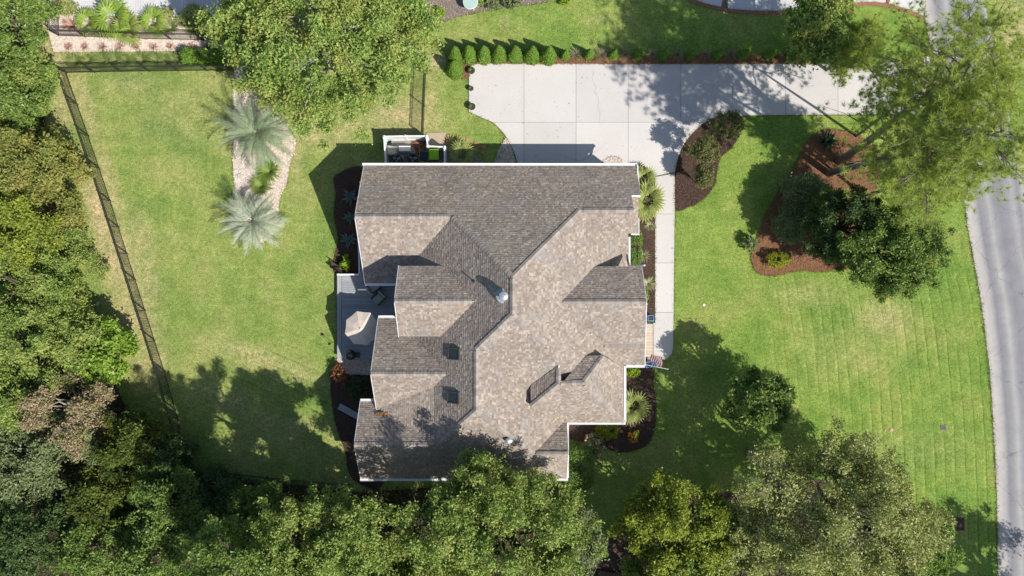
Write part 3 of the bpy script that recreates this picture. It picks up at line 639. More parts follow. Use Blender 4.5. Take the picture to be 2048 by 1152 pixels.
# skylights
MAT['bronze'] = M('bronze_frame', (.10,.095,.09), (.07,.066,.062), 5, .5, metal=.3)
MAT['skyglass'] = M('skylight_glass', (.035,.05,.05), (.02,.03,.032), 3, .25, spec=.35)
for px, py in ((909,708),(908,796)):
    c = W(px, py, 6.0); x, y = c.x, c.y; z = zW(x); m = Matrix.Translation((x, y, z)) @ Matrix.Rotation(-math.atan(.7245), 4, 'Y')
    mb = MB(); a, b = .46, .36
    mb.box(-a,a,-b,-b+.07,-.05,.16,m); mb.box(-a,a,b-.07,b,-.05,.16,m); mb.box(-a,-a+.07,-b+.07,b-.07,-.05,.16,m); mb.box(a-.07,a,-b+.07,b-.07,-.05,.16,m)
    k_ = mb.build('skylight', MAT['bronze'], house); mb = MB(); mb.box(-a+.06,a-.06,-b+.06,b-.06,.02,.125,m); mb.build('pane', MAT['skyglass'], k_)
# flues and vents
def flue(px, py, z, r, h, mat, cap=True, name='flue_pipe'):
    c = W(px, py, z+h); mb = MB(); mb.lathe([(r*1.9,-.25),(r*1.6,.02),(r*.62,.06),(r*.62,h-.16 if cap else h)], 16)
    if cap: mb.lathe([(r*1.0,h-.20),(r*1.02,h-.05),(r*.9,h),(r*.3,h+.04)], 18); mb.lathe([(r*.8,h-.26),(r*.8,h-.18)], 16)
    return mb.build(name, mat, house, (c.x, c.y, z), smooth=False)
c = W(1007,592,8.4); flue(1007,592,zW(c.x),.27,.62,MAT['grey_metal'])
c = W(1016,882,5.3); flue(1016,882,zS2(c.y),.17,.40,MAT['grey_metal'],name='roof_vent')
c = W(947,562,6.9); flue(947,562,zW(c.x),.06,.45,MAT['dark_plastic'],False,'vent_pipe')
c = W(804,458,5.4); flue(804,458,5.05,.085,.12,MAT['grey_metal'],False,'vent_pipe')
# dead leaves caught in the valley
lp = [W2(x,y,3.9) for x, y in ((752,826),(775,824),(785,838),(768,846),(752,838))]
o = chips(lp, 260, .10, .06, leaf_mat('roof_leaves', [(.30,.15,.07),(.20,.11,.06),(.36,.22,.10)], 0, .9), 'caught_leaves', house, 3.86, 31)

# ------------------------------------------------------------------ deck and what stands on it
DZ = .42
a, b = W(674,549,DZ), W(800,716,DZ); deck = thing('deck', 'grey board deck behind the house', 'deck', (a.x, b.y, 0))
dw, dh = b.x-a.x, a.y-b.y
mb = MB(); mb.box(.05,dw,.05,dh-.05,0,DZ-.04); mb.build('deck_frame', MAT['wood_brown'], deck)
n_ = int(dh/.146)
for i in range(n_):
    mb = MB(); mb.box(.33,dw,i*dh/n_+.005,(i+1)*dh/n_-.005,DZ-.035,DZ+rnd.uniform(-.002,.002)); mb.build('board', MAT['wood_grey'], deck)
for i in range(2):
    mb = MB(); mb.box(i*.15+.01,i*.15+.15,0,dh,DZ-.035,DZ+.003); mb.build('border_board', MAT['wood_grey'], deck)
# white railing at the end of the deck
def railing(px0, px1, label, z0=DZ, hh=.95):
    a, b = W(*px0, z0+hh), W(*px1, z0+hh); d = b-a; L = math.hypot(d.x, d.y); ang = math.atan2(d.y, d.x)
    r = thing('railing', label, 'railing', (a.x, a.y, z0), ang)
    for x in (0, L): mb = MB(); mb.box(x-.06,x+.06,-.06,.06,0,hh+.1,bev=.02); mb.build('post', MAT['white'], r)
    for z in (.12, hh): mb = MB(); mb.box(.06,L-.06,-.045,.045,z-.03,z+.03); mb.build('rail', MAT['white'], r)
    n = max(2, int(L/.125)); 
    mb = MB(); mb.box(-.016,.016,-.016,.016,.15,hh-.03); me = mb.mesh('baluster', MAT['white'])
    for i in range(1, n): obj('baluster', me, r, (L*i/n, 0, 0))
    return r
railing((676,549),(716,549), 'white railing at the end of the deck beside lime shrub')
railing((721,365),(714,430), 'white porch railing behind the upper agave', .15); railing((717,480),(719,545), 'white porch railing beside the deck corner', .15)
# parasol
c = W(722,657,2.75); par = thing('parasol', 'beige octagonal parasol over the deck', 'parasol', (c.x, c.y, DZ)); par.scale = (1,1,1.1)
mb = MB(); mb.lathe([(.26,0),(.26,.05),(.06,.10),(.035,.12)],18); mb.build('base', MAT['dark_plastic'], par)
mb = MB(); mb.tube([(0,0,.1),(0,0,2.25)], .022, 8); mb.build('pole', MAT['wood_brown'], par)
MAT['canvas'] = M('beige_canvas', (.70,.60,.51), (.63,.54,.46), 5, .9, .15, 120, .003, var=.03)
mats_c = MAT['canvas']
for k in range(8):
    a0, a1 = math.radians(45*k+17), math.radians(45*k+62); R = 1.16; V = [(0,0,2.27)]
    for q, zz in ((.5, 2.10), (1.0, 1.86)):
        am = (a0+a1)/2
        V += [(R*q*math.cos(a0),R*q*math.sin(a0),zz),(R*q*.905*math.cos(am),R*q*.905*math.sin(am),zz-.02*q),(R*q*math.cos(a1),R*q*math.sin(a1),zz)]
    V2 = [(x,y,z-.012) for x,y,z in V]
    me = mesh('canopy_panel', V+V2, [(0,1,2),(0,2,3),(1,4,5,2),(2,5,6,3),(9,8,7),(10,9,7),(9,12,11,8),(10,13,12,9),(4,11,12,5),(5,12,13,6)], mats_c); obj('canopy_panel', me, par)
    mb = MB(); mb.beam((0,0,2.22),(R*.98*math.cos(a0),R*.98*math.sin(a0),1.83),.02,.02); mb.build('rib', MAT['wood_brown'], par)
mb = MB(); mb.lathe([(.05,2.25),(.045,2.29),(.02,2.33),(.005,2.35)],12); mb.build('finial', MAT['white'], par)
# lounge chairs
MAT['cushion'] = M('grey_cushion', (.40,.37,.34), (.33,.31,.29), 9, .9, .2, 60, .004); MAT['wicker'] = M('dark_wicker', (.06,.055,.055), (.035,.03,.03), 20, .8, .6, 40, .01)
def lounge(px, py, ang, label):
    c = W(px, py, DZ+.4); r = thing('patio_chair', label, 'chair', (c.x, c.y, DZ), ang, 'patio chairs on the deck')
    for sx in (-.28,.28):
        for sy in (-.30,.28): mb = MB(); mb.box(sx-.03,sx+.03,sy-.03,sy+.03,0,.30); mb.build('leg', MAT['wicker'], r)
    mb = MB(); mb.box(-.33,.33,-.34,.34,.28,.36); mb.build('seat_frame', MAT['wicker'], r)
    mb = MB(); mb.box(-.27,.27,-.34,.25,.36,.47,bev=.03); mb.build('seat_cushion', MAT['cushion'], r)
    mb = MB(); m = Matrix.Translation((0,.30,.36)) @ Matrix.Rotation(-.25,4,'X'); mb.box(-.30,.30,-.05,.05,0,.50,m,.02); mb.build('backrest', MAT['cushion'], r)
    for s in (-1,1): mb = MB(); mb.box(s*.33-.04,s*.33+.04,-.33,.32,.54,.59,bev=.01); mb.beam((s*.33,-.29,.36),(s*.33,-.29,.55),.05,.05); mb.beam((s*.33,.28,.36),(s*.33,.28,.55),.05,.05); mb.build('armrest', MAT['wicker'], r)
lounge(757,597,-.75,'grey cushioned patio chair catching the sun on the deck'); lounge(748,574,2.2,'shaded patio chair close to the gable eave on the deck')
# kettle grill
c = W(700,710,DZ+.9); g = thing('grill', 'round black kettle grill at the deck corner', 'grill', (c.x, c.y, DZ))
for k in range(3): a_ = k*2.094+.5; mb = MB(); mb.beam((.12*math.cos(a_),.12*math.sin(a_),.5),(.34*math.cos(a_),.34*math.sin(a_),.02),.03,.03); mb.build('leg', MAT['grey_metal'], g)
mb = MB(); mb.lathe([(.10,.42),(.24,.50),(.33,.64),(.35,.74)],24); mb.build('bowl', MAT['black_metal'], g, smooth=True)
MAT['enamel'] = M('black_enamel', (.012,.012,.014), (.016,.016,.018), 4, .12, spec=.9)
mb = MB(); mb.lathe([(.36,.75),(.36,.78),(.31,.92),(.20,1.01),(.06,1.05)],24); l_ = mb.build('lid', MAT['enamel'], g, smooth=True)
mb = MB(); mb.tube([(-.09,0,1.04),(-.07,0,1.10),(.07,0,1.10),(.09,0,1.04)],.014,6); mb.build('handle', MAT['grey_metal'], l_)
mb = MB(); mb.box(.30,.66,-.2,.2,.72,.76); mb.build('side_shelf', MAT['dark_plastic'], g)
# lamp on a stake, bench, plank
c = W(656,680); s_ = thing('path_light', 'thin black path light on the lawn beside the deck', 'light', (c.x+.35, c.y-.18, 0))
mb = MB(); mb.tube([(0,0,0),(-.0,0,.95)],.014,6); mb.build('stake', MAT['black_metal'], s_); mb = MB(); mb.lathe([(.09,.92),(.10,.97),(.03,1.06)],14); mb.build('shade', MAT['black_metal'], s_)
c = W(676,536); s_ = thing('bench', 'small dark slatted bench at the corner of the deck', 'bench', (c.x, c.y, 0), -.55)
for i in range(4): mb = MB(); mb.box(-.45,.45,-.2+i*.10,-.12+i*.10,.40,.435); mb.build('slat', MAT['wood_brown'], s_)
for sx in (-.36,.36):
    for sy in (-.16,.14): mb = MB(); mb.box(sx-.03,sx+.03,sy-.03,sy+.03,0,.40); mb.build('leg', MAT['wood_brown'], s_)
for i in range(2): mb = MB(); mb.box(-.45,.45,.19,.22,.52+i*.12,.60+i*.12); mb.build('back_slat', MAT['wood_brown'], s_)
for sx in (-.40,.40): mb = MB(); mb.box(sx-.03,sx+.03,.16,.19,.40,.74); mb.build('back_post', MAT['wood_brown'], s_)
c = W(703,825); s_ = thing('plank_bridge', 'weathered grey plank walkway in the shaded mulch bed', 'plank', (c.x, c.y, .05), -.50)
for i in range(3): mb = MB(); mb.box(-.95,.95,-.21+i*.142,-.21+i*.142+.136,.04,.075); mb.build('plank', MAT['wood_grey'], s_)
for x in (-.7,.7): mb = MB(); mb.box(x-.05,x+.05,-.2,.2,0,.04); mb.build('bearer', MAT['wood_grey'], s_)
# ------------------------------------------------------------------ fences
def fence(pxs, label, h=1.25, panel=1.9, sp=.115, name='metal_fence'):
    P = [W(x, y) for x, y in pxs]; root = thing(name, label, 'fence', P[0])
    mb = MB(); mb.box(-.032,.032,-.032,.032,0,h+.06,bev=.012); mp = mb.mesh('post', MAT['black_metal'])
    mb = MB(); mb.box(-.010,.010,-.010,.010,.06,h); mk_ = mb.mesh('picket', MAT['black_metal'])
    mb = MB(); mb.box(0,1,-.017,.017,-.017,.017); mr = mb.mesh('rail', MAT['black_metal'])
    for a, b in zip(P[:-1], P[1:]):
        d = b-a; L = d.length; n = max(1, round(L/panel)); ang = math.atan2(d.y, d.x); u = d/L
        for i in range(n):
            p = a + u*(L*i/n) - P[0]; obj('post', mp, root, p, (0,0,ang)); w = L/n
            for z in (.12, h-.20, h-.03): obj('rail', mr, root, (p.x, p.y, z), (0,0,ang), (w,1,1))
            m = int(w/sp)
            for k in range(1, m): q = p + u*(w*k/m); obj('picket', mk_, root, (q.x,q.y,0), (0,0,ang))
    obj('post', mp, root, P[-1]-P[0], (0,0,0)); return root
fence([(134,146),(300,143),(472,141)], 'black metal fence along the row of ornamental grasses')
fence([(134,146),(178,272),(222,402),(272,560),(330,742),(352,820),(374,905),(392,940)], 'long black metal fence between the wood and the back lawn')
fence([(392,940),(480,948),(590,960),(700,968)], 'black metal fence in deep tree shade at the foot of the lawn', sp=.16)
fence([(852,148),(849,212),(847,272)], 'short black metal fence between oak and bin enclosure')
fence([(118,-14),(119,72)], "black metal fence along the side of the neighbour's gravel bed")
fence([(119,72),(280,78),(470,82)], "black metal fence among the palms of the neighbour's gravel bed")
# ------------------------------------------------------------------ bin enclosure
MAT['steel_dark'] = M('dark_steel', (.09,.095,.10), (.06,.065,.07), 6, .5, metal=.4)
def vinyl(px0, px1, label, h=1.25):
    a, b = W(*px0, h), W(*px1, h); d = b-a; L = math.hypot(d.x, d.y); ang = math.atan2(d.y, d.x); r = thing('vinyl_fence', label, 'fence', (a.x, a.y, 0), ang, 'white vinyl screens of the bin enclosure')
    for x in (0, L): mb = MB(); mb.box(x-.065,x+.065,-.065,.065,0,h+.05,bev=.02); mb.add([(x-.075,-.075,h+.05),(x+.075,-.075,h+.05),(x+.075,.075,h+.05),(x-.075,.075,h+.05),(x,0,h+.12)],[(0,1,4),(1,2,4),(2,3,4),(3,0,4),(3,2,1,0)]); mb.build('post', MAT['white'], r)
    for z in (.12, h-.03): mb = MB(); mb.box(.065,L-.065,-.04,.04,z-.05,z+.05); mb.build('rail', MAT['white'], r)
    n = max(1, int(L/.16)); mb = MB(); mb.box(.006,(L-.13)/n-.004,-.014,.014,.17,h-.08); me = mb.mesh('board', MAT['white'])
    for i in range(n): obj('board', me, r, (.065+(L-.13)*i/n, 0, 0))
    return r
vinyl((768,273),(810,272),'white vinyl screen behind the green bucket')
vinyl((810,272),(853,272),'white vinyl screen behind the heap of brown leaves')
vinyl((768,275),(771,326),'white vinyl screen on the lawn side of the enclosure')
vinyl((853,274),(855,291),'short white vinyl screen beside the concrete pad')
vinyl((855,292),(889,294),'white vinyl screen behind the green-lidded bin')
vinyl((889,296),(889,326),'white vinyl screen on the gravel side of the bins')
c = W(830,305); pad = sheet('utility_pad', px_poly([(774,282),(852,282),(854,298),(886,300),(886,345),(774,345)]), MAT['gravel_grey'], -.02, .03, label='grit floor of the bin enclosure', cat='ground')
def ac(px, py, label):
    c = W(px, py, .8); r = thing('heat_pump', label, 'air conditioner', (c.x, c.y, .03), 0, 'heat pumps in the enclosure')
    mb = MB(); mb.box(-.42,.42,-.42,.42,0,.06); mb.build('plinth', MAT['concrete2'], r)
    mb = MB(); mb.lathe([(.38,.06),(.38,.70),(.36,.75),(.30,.76)],24,cap1=False); mb.build('casing', MAT['steel_dark'], r)
    mb = MB(); mb.lathe([(.30,.55),(.30,.56)],24); mb.build('fan_well', MAT['dark_plastic'], r)
    for k in range(3): m = Matrix.Rotation(k*2.094+.4,4,'Z') @ Matrix.Translation((.15,0,.62)) @ Matrix.Rotation(.4,4,'X'); mb = MB(); mb.box(-.13,.13,-.08,.08,-.006,.006,m); mb.build('fan_blade', MAT['grey_metal'], r)
    mb = MB(); mb.lathe([(.07,.58),(.07,.68),(.03,.70)],14); mb.build('fan_hub', MAT['dark_plastic'], r)
    for q in (.12,.20,.28): mb = MB(); mb.tube([(q*math.cos(t*.349),q*math.sin(t*.349),.755) for t in range(19)],.006,4); mb.build('guard_ring', MAT['steel_dark'], r)
ac(792,318,'dark round heat pump nearer the lawn screen'); ac(825,317,'dark round heat pump beside the black bin')
def bin_(px, py, ang, body, lid, label, rim=None):
    c = W(px, py, 1.05); r = thing('wheelie_bin', label, 'bin', (c.x, c.y, .03), ang, 'wheelie bins in the enclosure')
    mb = MB(); P = []
    for z, x, y in ((.04,.22,.24),(.95,.29,.32),(1.0,.31,.34)): P += [(-x,-y,z),(x,-y,z),(x,y,z),(-x,y,z)]
    mb.add(P, [(3,2,1,0)]+[(k+i,k+(i+1)%4,k+4+(i+1)%4,k+4+i) for k in (0,4) for i in range(4)]); mb.build('body', body, r)
    mb = MB(); P = []
    for z, x, y in ((1.0,.32,.36),(1.04,.32,.36),(1.075,.25,.29),(1.08,.12,.18)): P += [(-x,-y,z),(x,-y,z),(x,y,z),(-x,y,z)]
    mb.add(P, [(3,2,1,0),(12,13,14,15)]+[(k+i,k+(i+1)%4,k+4+(i+1)%4,k+4+i) for k in (0,4,8) for i in range(4)]); l = mb.build('lid', lid, r)
    mb = MB(); mb.tube([(-.26,.37,.98),(-.26,.44,1.0),(.26,.44,1.0),(.26,.37,.98)],.018,6); mb.build('handle', body, r)
    if rim is not None:
        mb = MB(); mb.tube([(-.32,-.36,1.045),(.32,-.36,1.045),(.32,.36,1.045),(-.32,.36,1.045),(-.32,-.36,1.045)],.012,5); mb.build('lid_rim', rim, l)
    for s in (-1,1): mb = MB(); mb.tube([(s*.22,.26,.10),(s*.28,.26,.10)],.10,12); mb.build('wheel', MAT['dark_plastic'], r)
MAT['lime'] = M('lime_plastic', (.26,.55,.02), (.22,.48,.02), 4, .45); MAT['navy'] = M('navy_plastic', (.015,.022,.035), (.022,.03,.045), 4, .4); MAT['green_p'] = M('green_plastic', (.02,.13,.08), (.015,.10,.06), 4, .5)
bin_(868,309,.02,MAT['dark_plastic'],MAT['lime'],'wheelie bin with a bright lime green lid'); bin_(848,313,-.12,MAT['dark_plastic'],MAT['navy'],'wheelie bin with a black lid and yellow rim',M('yellow_rim',(.45,.5,.06)))
c = W(784,301,.7); r = thing('storage_tote', 'greyish plastic storage tote in the bin enclosure', 'box', (c.x, c.y, .03), -.15); MAT['tote'] = M('tote_plastic', (.34,.34,.31), (.27,.27,.25), 4, .5)
mb = MB(); P = []
for z, x, y in ((0,.27,.24),(.62,.33,.29)): P += [(-x,-y,z),(x,-y,z),(x,y,z),(-x,y,z)]
mb.add(P, [(3,2,1,0)]+[(i,(i+1)%4,4+(i+1)%4,4+i) for i in range(4)]); mb.build('body', MAT['tote'], r); mb = MB(); mb.box(-.36,.36,-.32,.32,.62,.68,bev=.03); mb.build('lid', MAT['tote'], r); mb = MB(); mb.box(-.27,.27,-.23,.23,.681,.70,bev=.012); mb.build('lid_panel', M('clear_tote', (.45,.47,.40)), r)
c = W(809,297,.6); r = thing('white_cabinet', 'low white lidded cabinet between tote and leaves', 'cabinet', (c.x, c.y, .03)); mb = MB(); mb.box(-.38,.38,-.16,.16,0,.55); mb.build('body', MAT['white'], r); mb = MB(); mb.box(-.40,.40,-.18,.18,.55,.60,bev=.02); mb.build('lid', MAT['white'], r); mb = MB(); mb.box(-.10,.10,-.20,-.18,.50,.53); mb.build('handle', MAT['grey_metal'], r)
c = W(778,283,.35); r = thing('bucket', 'dark green bucket in the corner of the enclosure', 'bucket', (c.x, c.y, .03)); mb = MB(); mb.lathe([(.13,0),(.17,.34),(.155,.34),(.12,.04)],18,cap1=True); mb.build('pail', MAT['green_p'], r); mb = MB(); mb.tube([(.16*math.cos(t*.35),.06,.34+.12*math.sin(t*.35)) for t in range(10)],.008,5); mb.build('bail', MAT['grey_metal'], r)
lp = [W2(x,y,.1) for x, y in ((826,276),(850,275),(850,300),(838,330),(828,330),(832,300),(824,290))]
o = chips(lp, 900, .13, .08, leaf_mat('heap_leaves', [(.17,.07,.05),(.10,.05,.035),(.28,.15,.10),(.20,.14,.09)], 0, .9), 'leaf_heap', None, .06, 33); tag(o, 'heap of dry brown leaves inside the bin enclosure', 'leaves', kind='stuff')
# ------------------------------------------------------------------ stepping stones and pads
sheet('stone_pad', px_poly([(853,266),(890,265),(890,293),(857,291)]), M('tan_concrete', (.44,.36,.26), (.36,.30,.22), 3, .9, .2, 30, .004), -.02, .05, label='tan concrete pad at the enclosure gate', cat='pad')
st = thing('stepping_stones', 'curving line of orange stepping stones in the grass', 'path', W(897,275))
def paver(root, px, py, w, h, ang, mat, z=.05):
    c = W(px, py) - root.location; mb = MB(); mb.box(-w/2,w/2,-h/2,h/2,-.02,z,bev=.01); mb.build('paver', mat, root, (c.x, c.y, 0), (0,0,ang))
for px, py, a_ in ((897,274,0),(917,276,.0),(936,280,-.15),(952,287,-.3),(968,293,-.35)):
    paver(st, px, py, .30, .30, a_, MAT['paver']); paver(st, px-1.5, py+11.5, .30, .30, a_, MAT['paver'])
sq = thing('square_pavers', 'square grey pavers set in pale gravel by the driveway', 'path', W(1005,305))
for px, py, a_ in ((1018,290,-.7),(1006,303,-.45),(998,317,-.35),(992,331,-.2)): paver(sq, px, py, .36, .36, a_, MAT['paver_grey'], .07)
tag(brick_row(smooth_line([(1010,338),(1020,316),(1030,301)], False, 5), 'edging_strip', 'dark edging strip curving over the shaded gravel', .10), None)
# ------------------------------------------------------------------ pots, planters, flag
def leaves_tuft(name, mat, n, L, w, parent, z, seed, spread=.9, curve=.5, up=.5):
    rg = np.random.default_rng(seed); a = rg.uniform(0, 6.283, n); l = L*rg.uniform(.6,1.1,n); e = rg.uniform(up*.4, up*1.6, n)
    d = np.stack([np.cos(a)*np.cos(e), np.sin(a)*np.cos(e), np.sin(e)],1); sd = np.stack([-np.sin(a), np.cos(a), np.zeros(n)],1)*w/2
    b = np.stack([np.cos(a)*.03, np.sin(a)*.03, np.full(n, z)],1); mid = b + d*(l*.55)[:,None]
    tip = mid + d*(l*.45)[:,None] - np.array([0,0,1])*(l*curve*.4)[:,None]
    V = np.stack([b-sd*.6, b+sd*.6, mid+sd, mid-sd, tip+sd*.12, tip-sd*.12],1).reshape(-1,3); k = np.arange(n)[:,None]*6
    Fs = np.concatenate([k+np.array([[0,1,2,3]]), k+np.array([[3,2,4,5]])]); return obj(name, fast_mesh(name, V, Fs, mat), parent)
L_ = {}
L_['lime'] = leaf_mat('lime_leaves', [(.30,.42,.035),(.22,.36,.03),(.38,.46,.06)]); L_['grass'] = leaf_mat('grass_blades', [(.20,.27,.08),(.28,.32,.12),(.14,.21,.06)])
L_['potplant'] = leaf_mat('pot_leaves', [(.06,.12,.03),(.12,.17,.04),(.25,.20,.05)])
L_['dry'] = leaf_mat('dry_blades', [(.33,.27,.17),(.24,.22,.12),(.42,.35,.24)], .2); L_['yucca'] = leaf_mat('yucca_blades', [(.42,.42,.22),(.30,.33,.15),(.50,.46,.28)], .15); L_['pink'] = leaf_mat('pink_blades', [(.46,.25,.22),(.36,.20,.17),(.55,.36,.30)], .2)
MAT['pot'] = M('dark_pot', (.06,.065,.075), (.04,.045,.05), 6, .5)
for i, (px, py, lb) in enumerate(((943,142,'dark round plant pot nearest the hedge on driveway edge'),(942,177,'small dark plant pot between two larger pots on driveway'),(944,214,'dark round plant pot where the driveway edge curves'))):
    c = W(px, py, .3); k = .72 if i == 1 else 1.0; r = thing('plant_pot', lb, 'plant pot', (c.x, c.y, .07), 0, 'pots on the driveway edge')
    mb = MB(); mb.lathe([(.15*k,0),(.22*k,.28*k),(.25*k,.36*k),(.21*k,.37*k),(.20*k,.31*k)],20); mb.build('pot', MAT['pot'], r, smooth=False)
    leaves_tuft('foliage', L_['potplant'], 60, .22*k, .05, r, .30*k, 50+i)
MAT['blue'] = M('blue_glaze', (.10,.30,.62), (.07,.24,.55), 4, .3, spec=.6)
for i, (px, py, lb) in enumerate(((1301,636,'blue-rimmed square planter at the end of the walk bed'),(1297,729,'blue-rimmed square planter beside the flag'))):
    c = W(px, py, .55); r = thing('square_planter', lb, 'planter', (c.x, c.y, .07 if i == 0 else .05), .05, 'square planters at the porch'); mb = MB(); P = []
    for z, x in ((0,.14),(.50,.20),(.56,.20),(.56,.155),(.46,.15)): P += [(-x,-x,z),(x,-x,z),(x,x,z),(-x,x,z)]
    mb.add(P, [(3,2,1,0)]+[(k+j,k+(j+1)%4,k+4+(j+1)%4,k+4+j) for k in (0,4,8,12) for j in range(4)]); mb.build('pot', MAT['blue'], r)
    mb = MB(); mb.box(-.16,.16,-.16,.16,.42,.47); mb.build('soil', MAT['mulch'], r)
    if i == 1: leaves_tuft('plant', leaf_mat('red_leaves', [(.42,.06,.03),(.30,.05,.03)]), 24, .16, .05, r, .46, 60, up=.9)
    else: leaves_tuft('plant', L_['dry'], 24, .12, .03, r, .46, 61, up=.9)
# flag on a wall pole
c = W(1300,714,1.9); fl = thing('flag', 'striped red and white flag with a blue canton on an angled pole', 'flag', (c.x-.42, c.y-.42, 1.75), math.radians(-12)); fl.scale = (1.8, 1.8, 1.15)
mb = MB(); mb.tube([(-.25,-.05,-.15),(.85,.0,.62)], .014, 8); mb.build('pole', MAT['white'], fl)
MAT['f_red'] = M('flag_red', (.36,.04,.05), (.30,.035,.045), 5, .8); MAT['f_white'] = M('flag_white', (.70,.68,.66), (.64,.62,.60), 5, .8); MAT['f_blue'] = M('flag_blue', (.03,.06,.22), (.025,.05,.18), 5, .8)
def flagpt(s, h):   # s along the pole, h away from it: cloth blown up towards the back
    return Vector((.25+s*.50*.82-.06*h+.02*math.sin(h*9+s*4), -.02+h*.42, .22+s*.50*.57+.05*math.sin(h*7+s*6)-h*.55*.4))
NS = 13
for k in range(NS):
    V = []; n = 9; h0 = 0.0 if k > 6 else .40
    for i in range(n):
        h = h0*.95 + (0.95-h0*.95)*i/(n-1)
        for s in (k/NS, (k+1)/NS):
            p = flagpt(s*1.0, h); V += [p, p+Vector((.004,.0,.006))]
    Fs = []
    for i in range(n-1): b = i*4; Fs += [(b,b+2,b+6,b+4),(b+1,b+5,b+7,b+3),(b,b+4,b+5,b+1),(b+2,b+3,b+7,b+6)]
    obj('stripe', mesh('stripe', V, Fs, MAT['f_red'] if k % 2 == 0 else MAT['f_white']), fl)
V = []; n = 5; s_list = [0, 7/NS]
for i in range(n):
    for j in range(5): p = flagpt(7/NS*j/4*1.0, .38*i/(n-1)); V.append(p)
nv = len(V); V += [p+Vector((.004,0,.006)) for p in V]; Fs = []
for i in range(n-1):
    for j in range(4): a_ = i*5+j; Fs += [(a_,a_+1,a_+6,a_+5),(nv+a_,nv+a_+5,nv+a_+6,nv+a_+1)]
cn = obj('canton', mesh('canton', V, Fs, MAT['f_blue']), fl)
for i in range(4):
    for j in range(3):
        p = flagpt(7/NS*(j+.6)/3.2, .38*(i+.5)/4)+Vector((.003,0,.012)); mb = MB(); pts = [( (.016 if q%2==0 else .007)*math.cos(q*.628), (.016 if q%2==0 else .007)*math.sin(q*.628)) for q in range(10)]
        mb.prism(pts, 0, .003); mb.build('star', MAT['f_white'], cn, p)
# ------------------------------------------------------------------ small things on the lawn
def lid(px, py, r, mat, label, name, cat):
    c = W(px, py); t_ = thing(name, label, cat, (c.x, c.y, 0)); mb = MB(); mb.lathe([(r,-.02),(r,.015),(r*.9,.025)],24); mb.build('frame', mat, t_); mb = MB(); mb.lathe([(r*.8,.0),(r*.8,.03),(r*.3,.034)],20); mb.build('cover', mat, t_)
MAT['tan'] = M('tan_plastic', (.52,.36,.22), (.44,.30,.19), 6, .8)
lid(1783,860,.13,MAT['tan'],'round tan valve cover in the striped lawn','valve_cover','valve cover'); lid(1770,861,.07,MAT['tan'],'smallest tan valve cover beside a larger one in the lawn','valve_cover','valve cover'); lid(1408,610,.09,MAT['white'],'white round cleanout cap in the lawn beyond the front walk','cleanout_cap','cap')
def grate(px, py, w, h, ang, label, nb, mat):
    c = W(px, py); t_ = thing('drain_grate', label, 'drain', (c.x, c.y, 0), ang, None); mb = MB(); mb.box(-w/2-.05,w/2+.05,-h/2-.05,h/2+.05,-.03,.008); mb.build('pit', MAT['dark_plastic'], t_)
    for x0,x1,y0,y1 in ((-w/2-.05,w/2+.05,-h/2-.05,-h/2),(-w/2-.05,w/2+.05,h/2,h/2+.05),(-w/2-.05,-w/2,-h/2,h/2),(w/2,w/2+.05,-h/2,h/2)): mb = MB(); mb.box(x0,x1,y0,y1,0,.035); mb.build('frame', mat, t_)
    for i in range(nb): mb = MB(); x = -w/2 + w*(i+.5)/nb; mb.box(x-w/nb*.28,x+w/nb*.28,-h/2,h/2,.01,.03); mb.build('bar', mat, t_)
MAT['rust'] = M('rusty_iron', (.13,.08,.06), (.08,.055,.045), 9, .8); grate(1887,855,.24,.24,.1,'small square drain grate in the striped lawn',5,MAT['steel_dark']); grate(1920,1048,.48,.82,.03,'large rusty drain grate by the street in tree shade',7,MAT['rust'])
# neighbour's deck, table
c = W(150,35); nd_ = thing('neighbour_deck', 'pale deck of narrow boards beyond the palms', 'deck', (c.x, c.y, 0)); x0, x1 = 0, W(470,0).x-c.x
MAT['pale_board'] = M('pale_boards', (.60,.59,.60), (.52,.52,.53), 4, .7, var=.05); nb = 46; xm = W(240,0).x-c.x
mb = MB(); mb.box(.02,x1,.02,1.9,0,.20); mb.build('deck_frame', MAT['wood_grey'], nd_)
for i in range(nb): mb = MB(); mb.box(xm+(x1-xm)*i/nb+.008,xm+(x1-xm)*(i+1)/nb-.008,0,2.0,.2,.235); mb.build('board', MAT['pale_board'], nd_)
for i in range(14): mb = MB(); mb.box(0,xm-.01,2.0*i/14+.006,2.0*(i+1)/14-.006,.2,.235); mb.build('board', MAT['pale_board'], nd_)
c = W(941,4,.7); t_ = thing('round_table', 'round pale glass-topped table in the faded mulch bed', 'table', (c.x, c.y, .05)); MAT['tglass'] = M('pale_glass', (.42,.55,.50), (.36,.50,.46), 3, .15, spec=.7)
mb = MB(); mb.lathe([(.50,.68),(.50,.70),(.48,.705)],28); mb.build('top', MAT['tglass'], t_); mb = MB(); mb.tube([(.49*math.cos(k*.2244),.49*math.sin(k*.2244),.69) for k in range(29)],.02,6); mb.build('rim', MAT['white'], t_)
for k in range(4): a_ = k*1.571+.6; mb = MB(); mb.beam((.1*math.cos(a_),.1*math.sin(a_),.66),(.36*math.cos(a_),.36*math.sin(a_),0),.03,.03); mb.build('leg', MAT['white'], t_)
# low brown deck in the trees' shade
c = W(1190,1190); d2 = thing('brown_deck', 'low brown board deck in deep shade below the trees', 'deck', (c.x, c.y, 0), -.12); mb = MB(); mb.box(0,4.6,0,1.75,.0,.18); mb.build('deck_frame', MAT['wood_brown'], d2)
for i in range(12): mb = MB(); mb.box(0,4.6,i*.146+.004,i*.146+.142,.18,.21); mb.build('board', MAT['wood_brown'], d2)
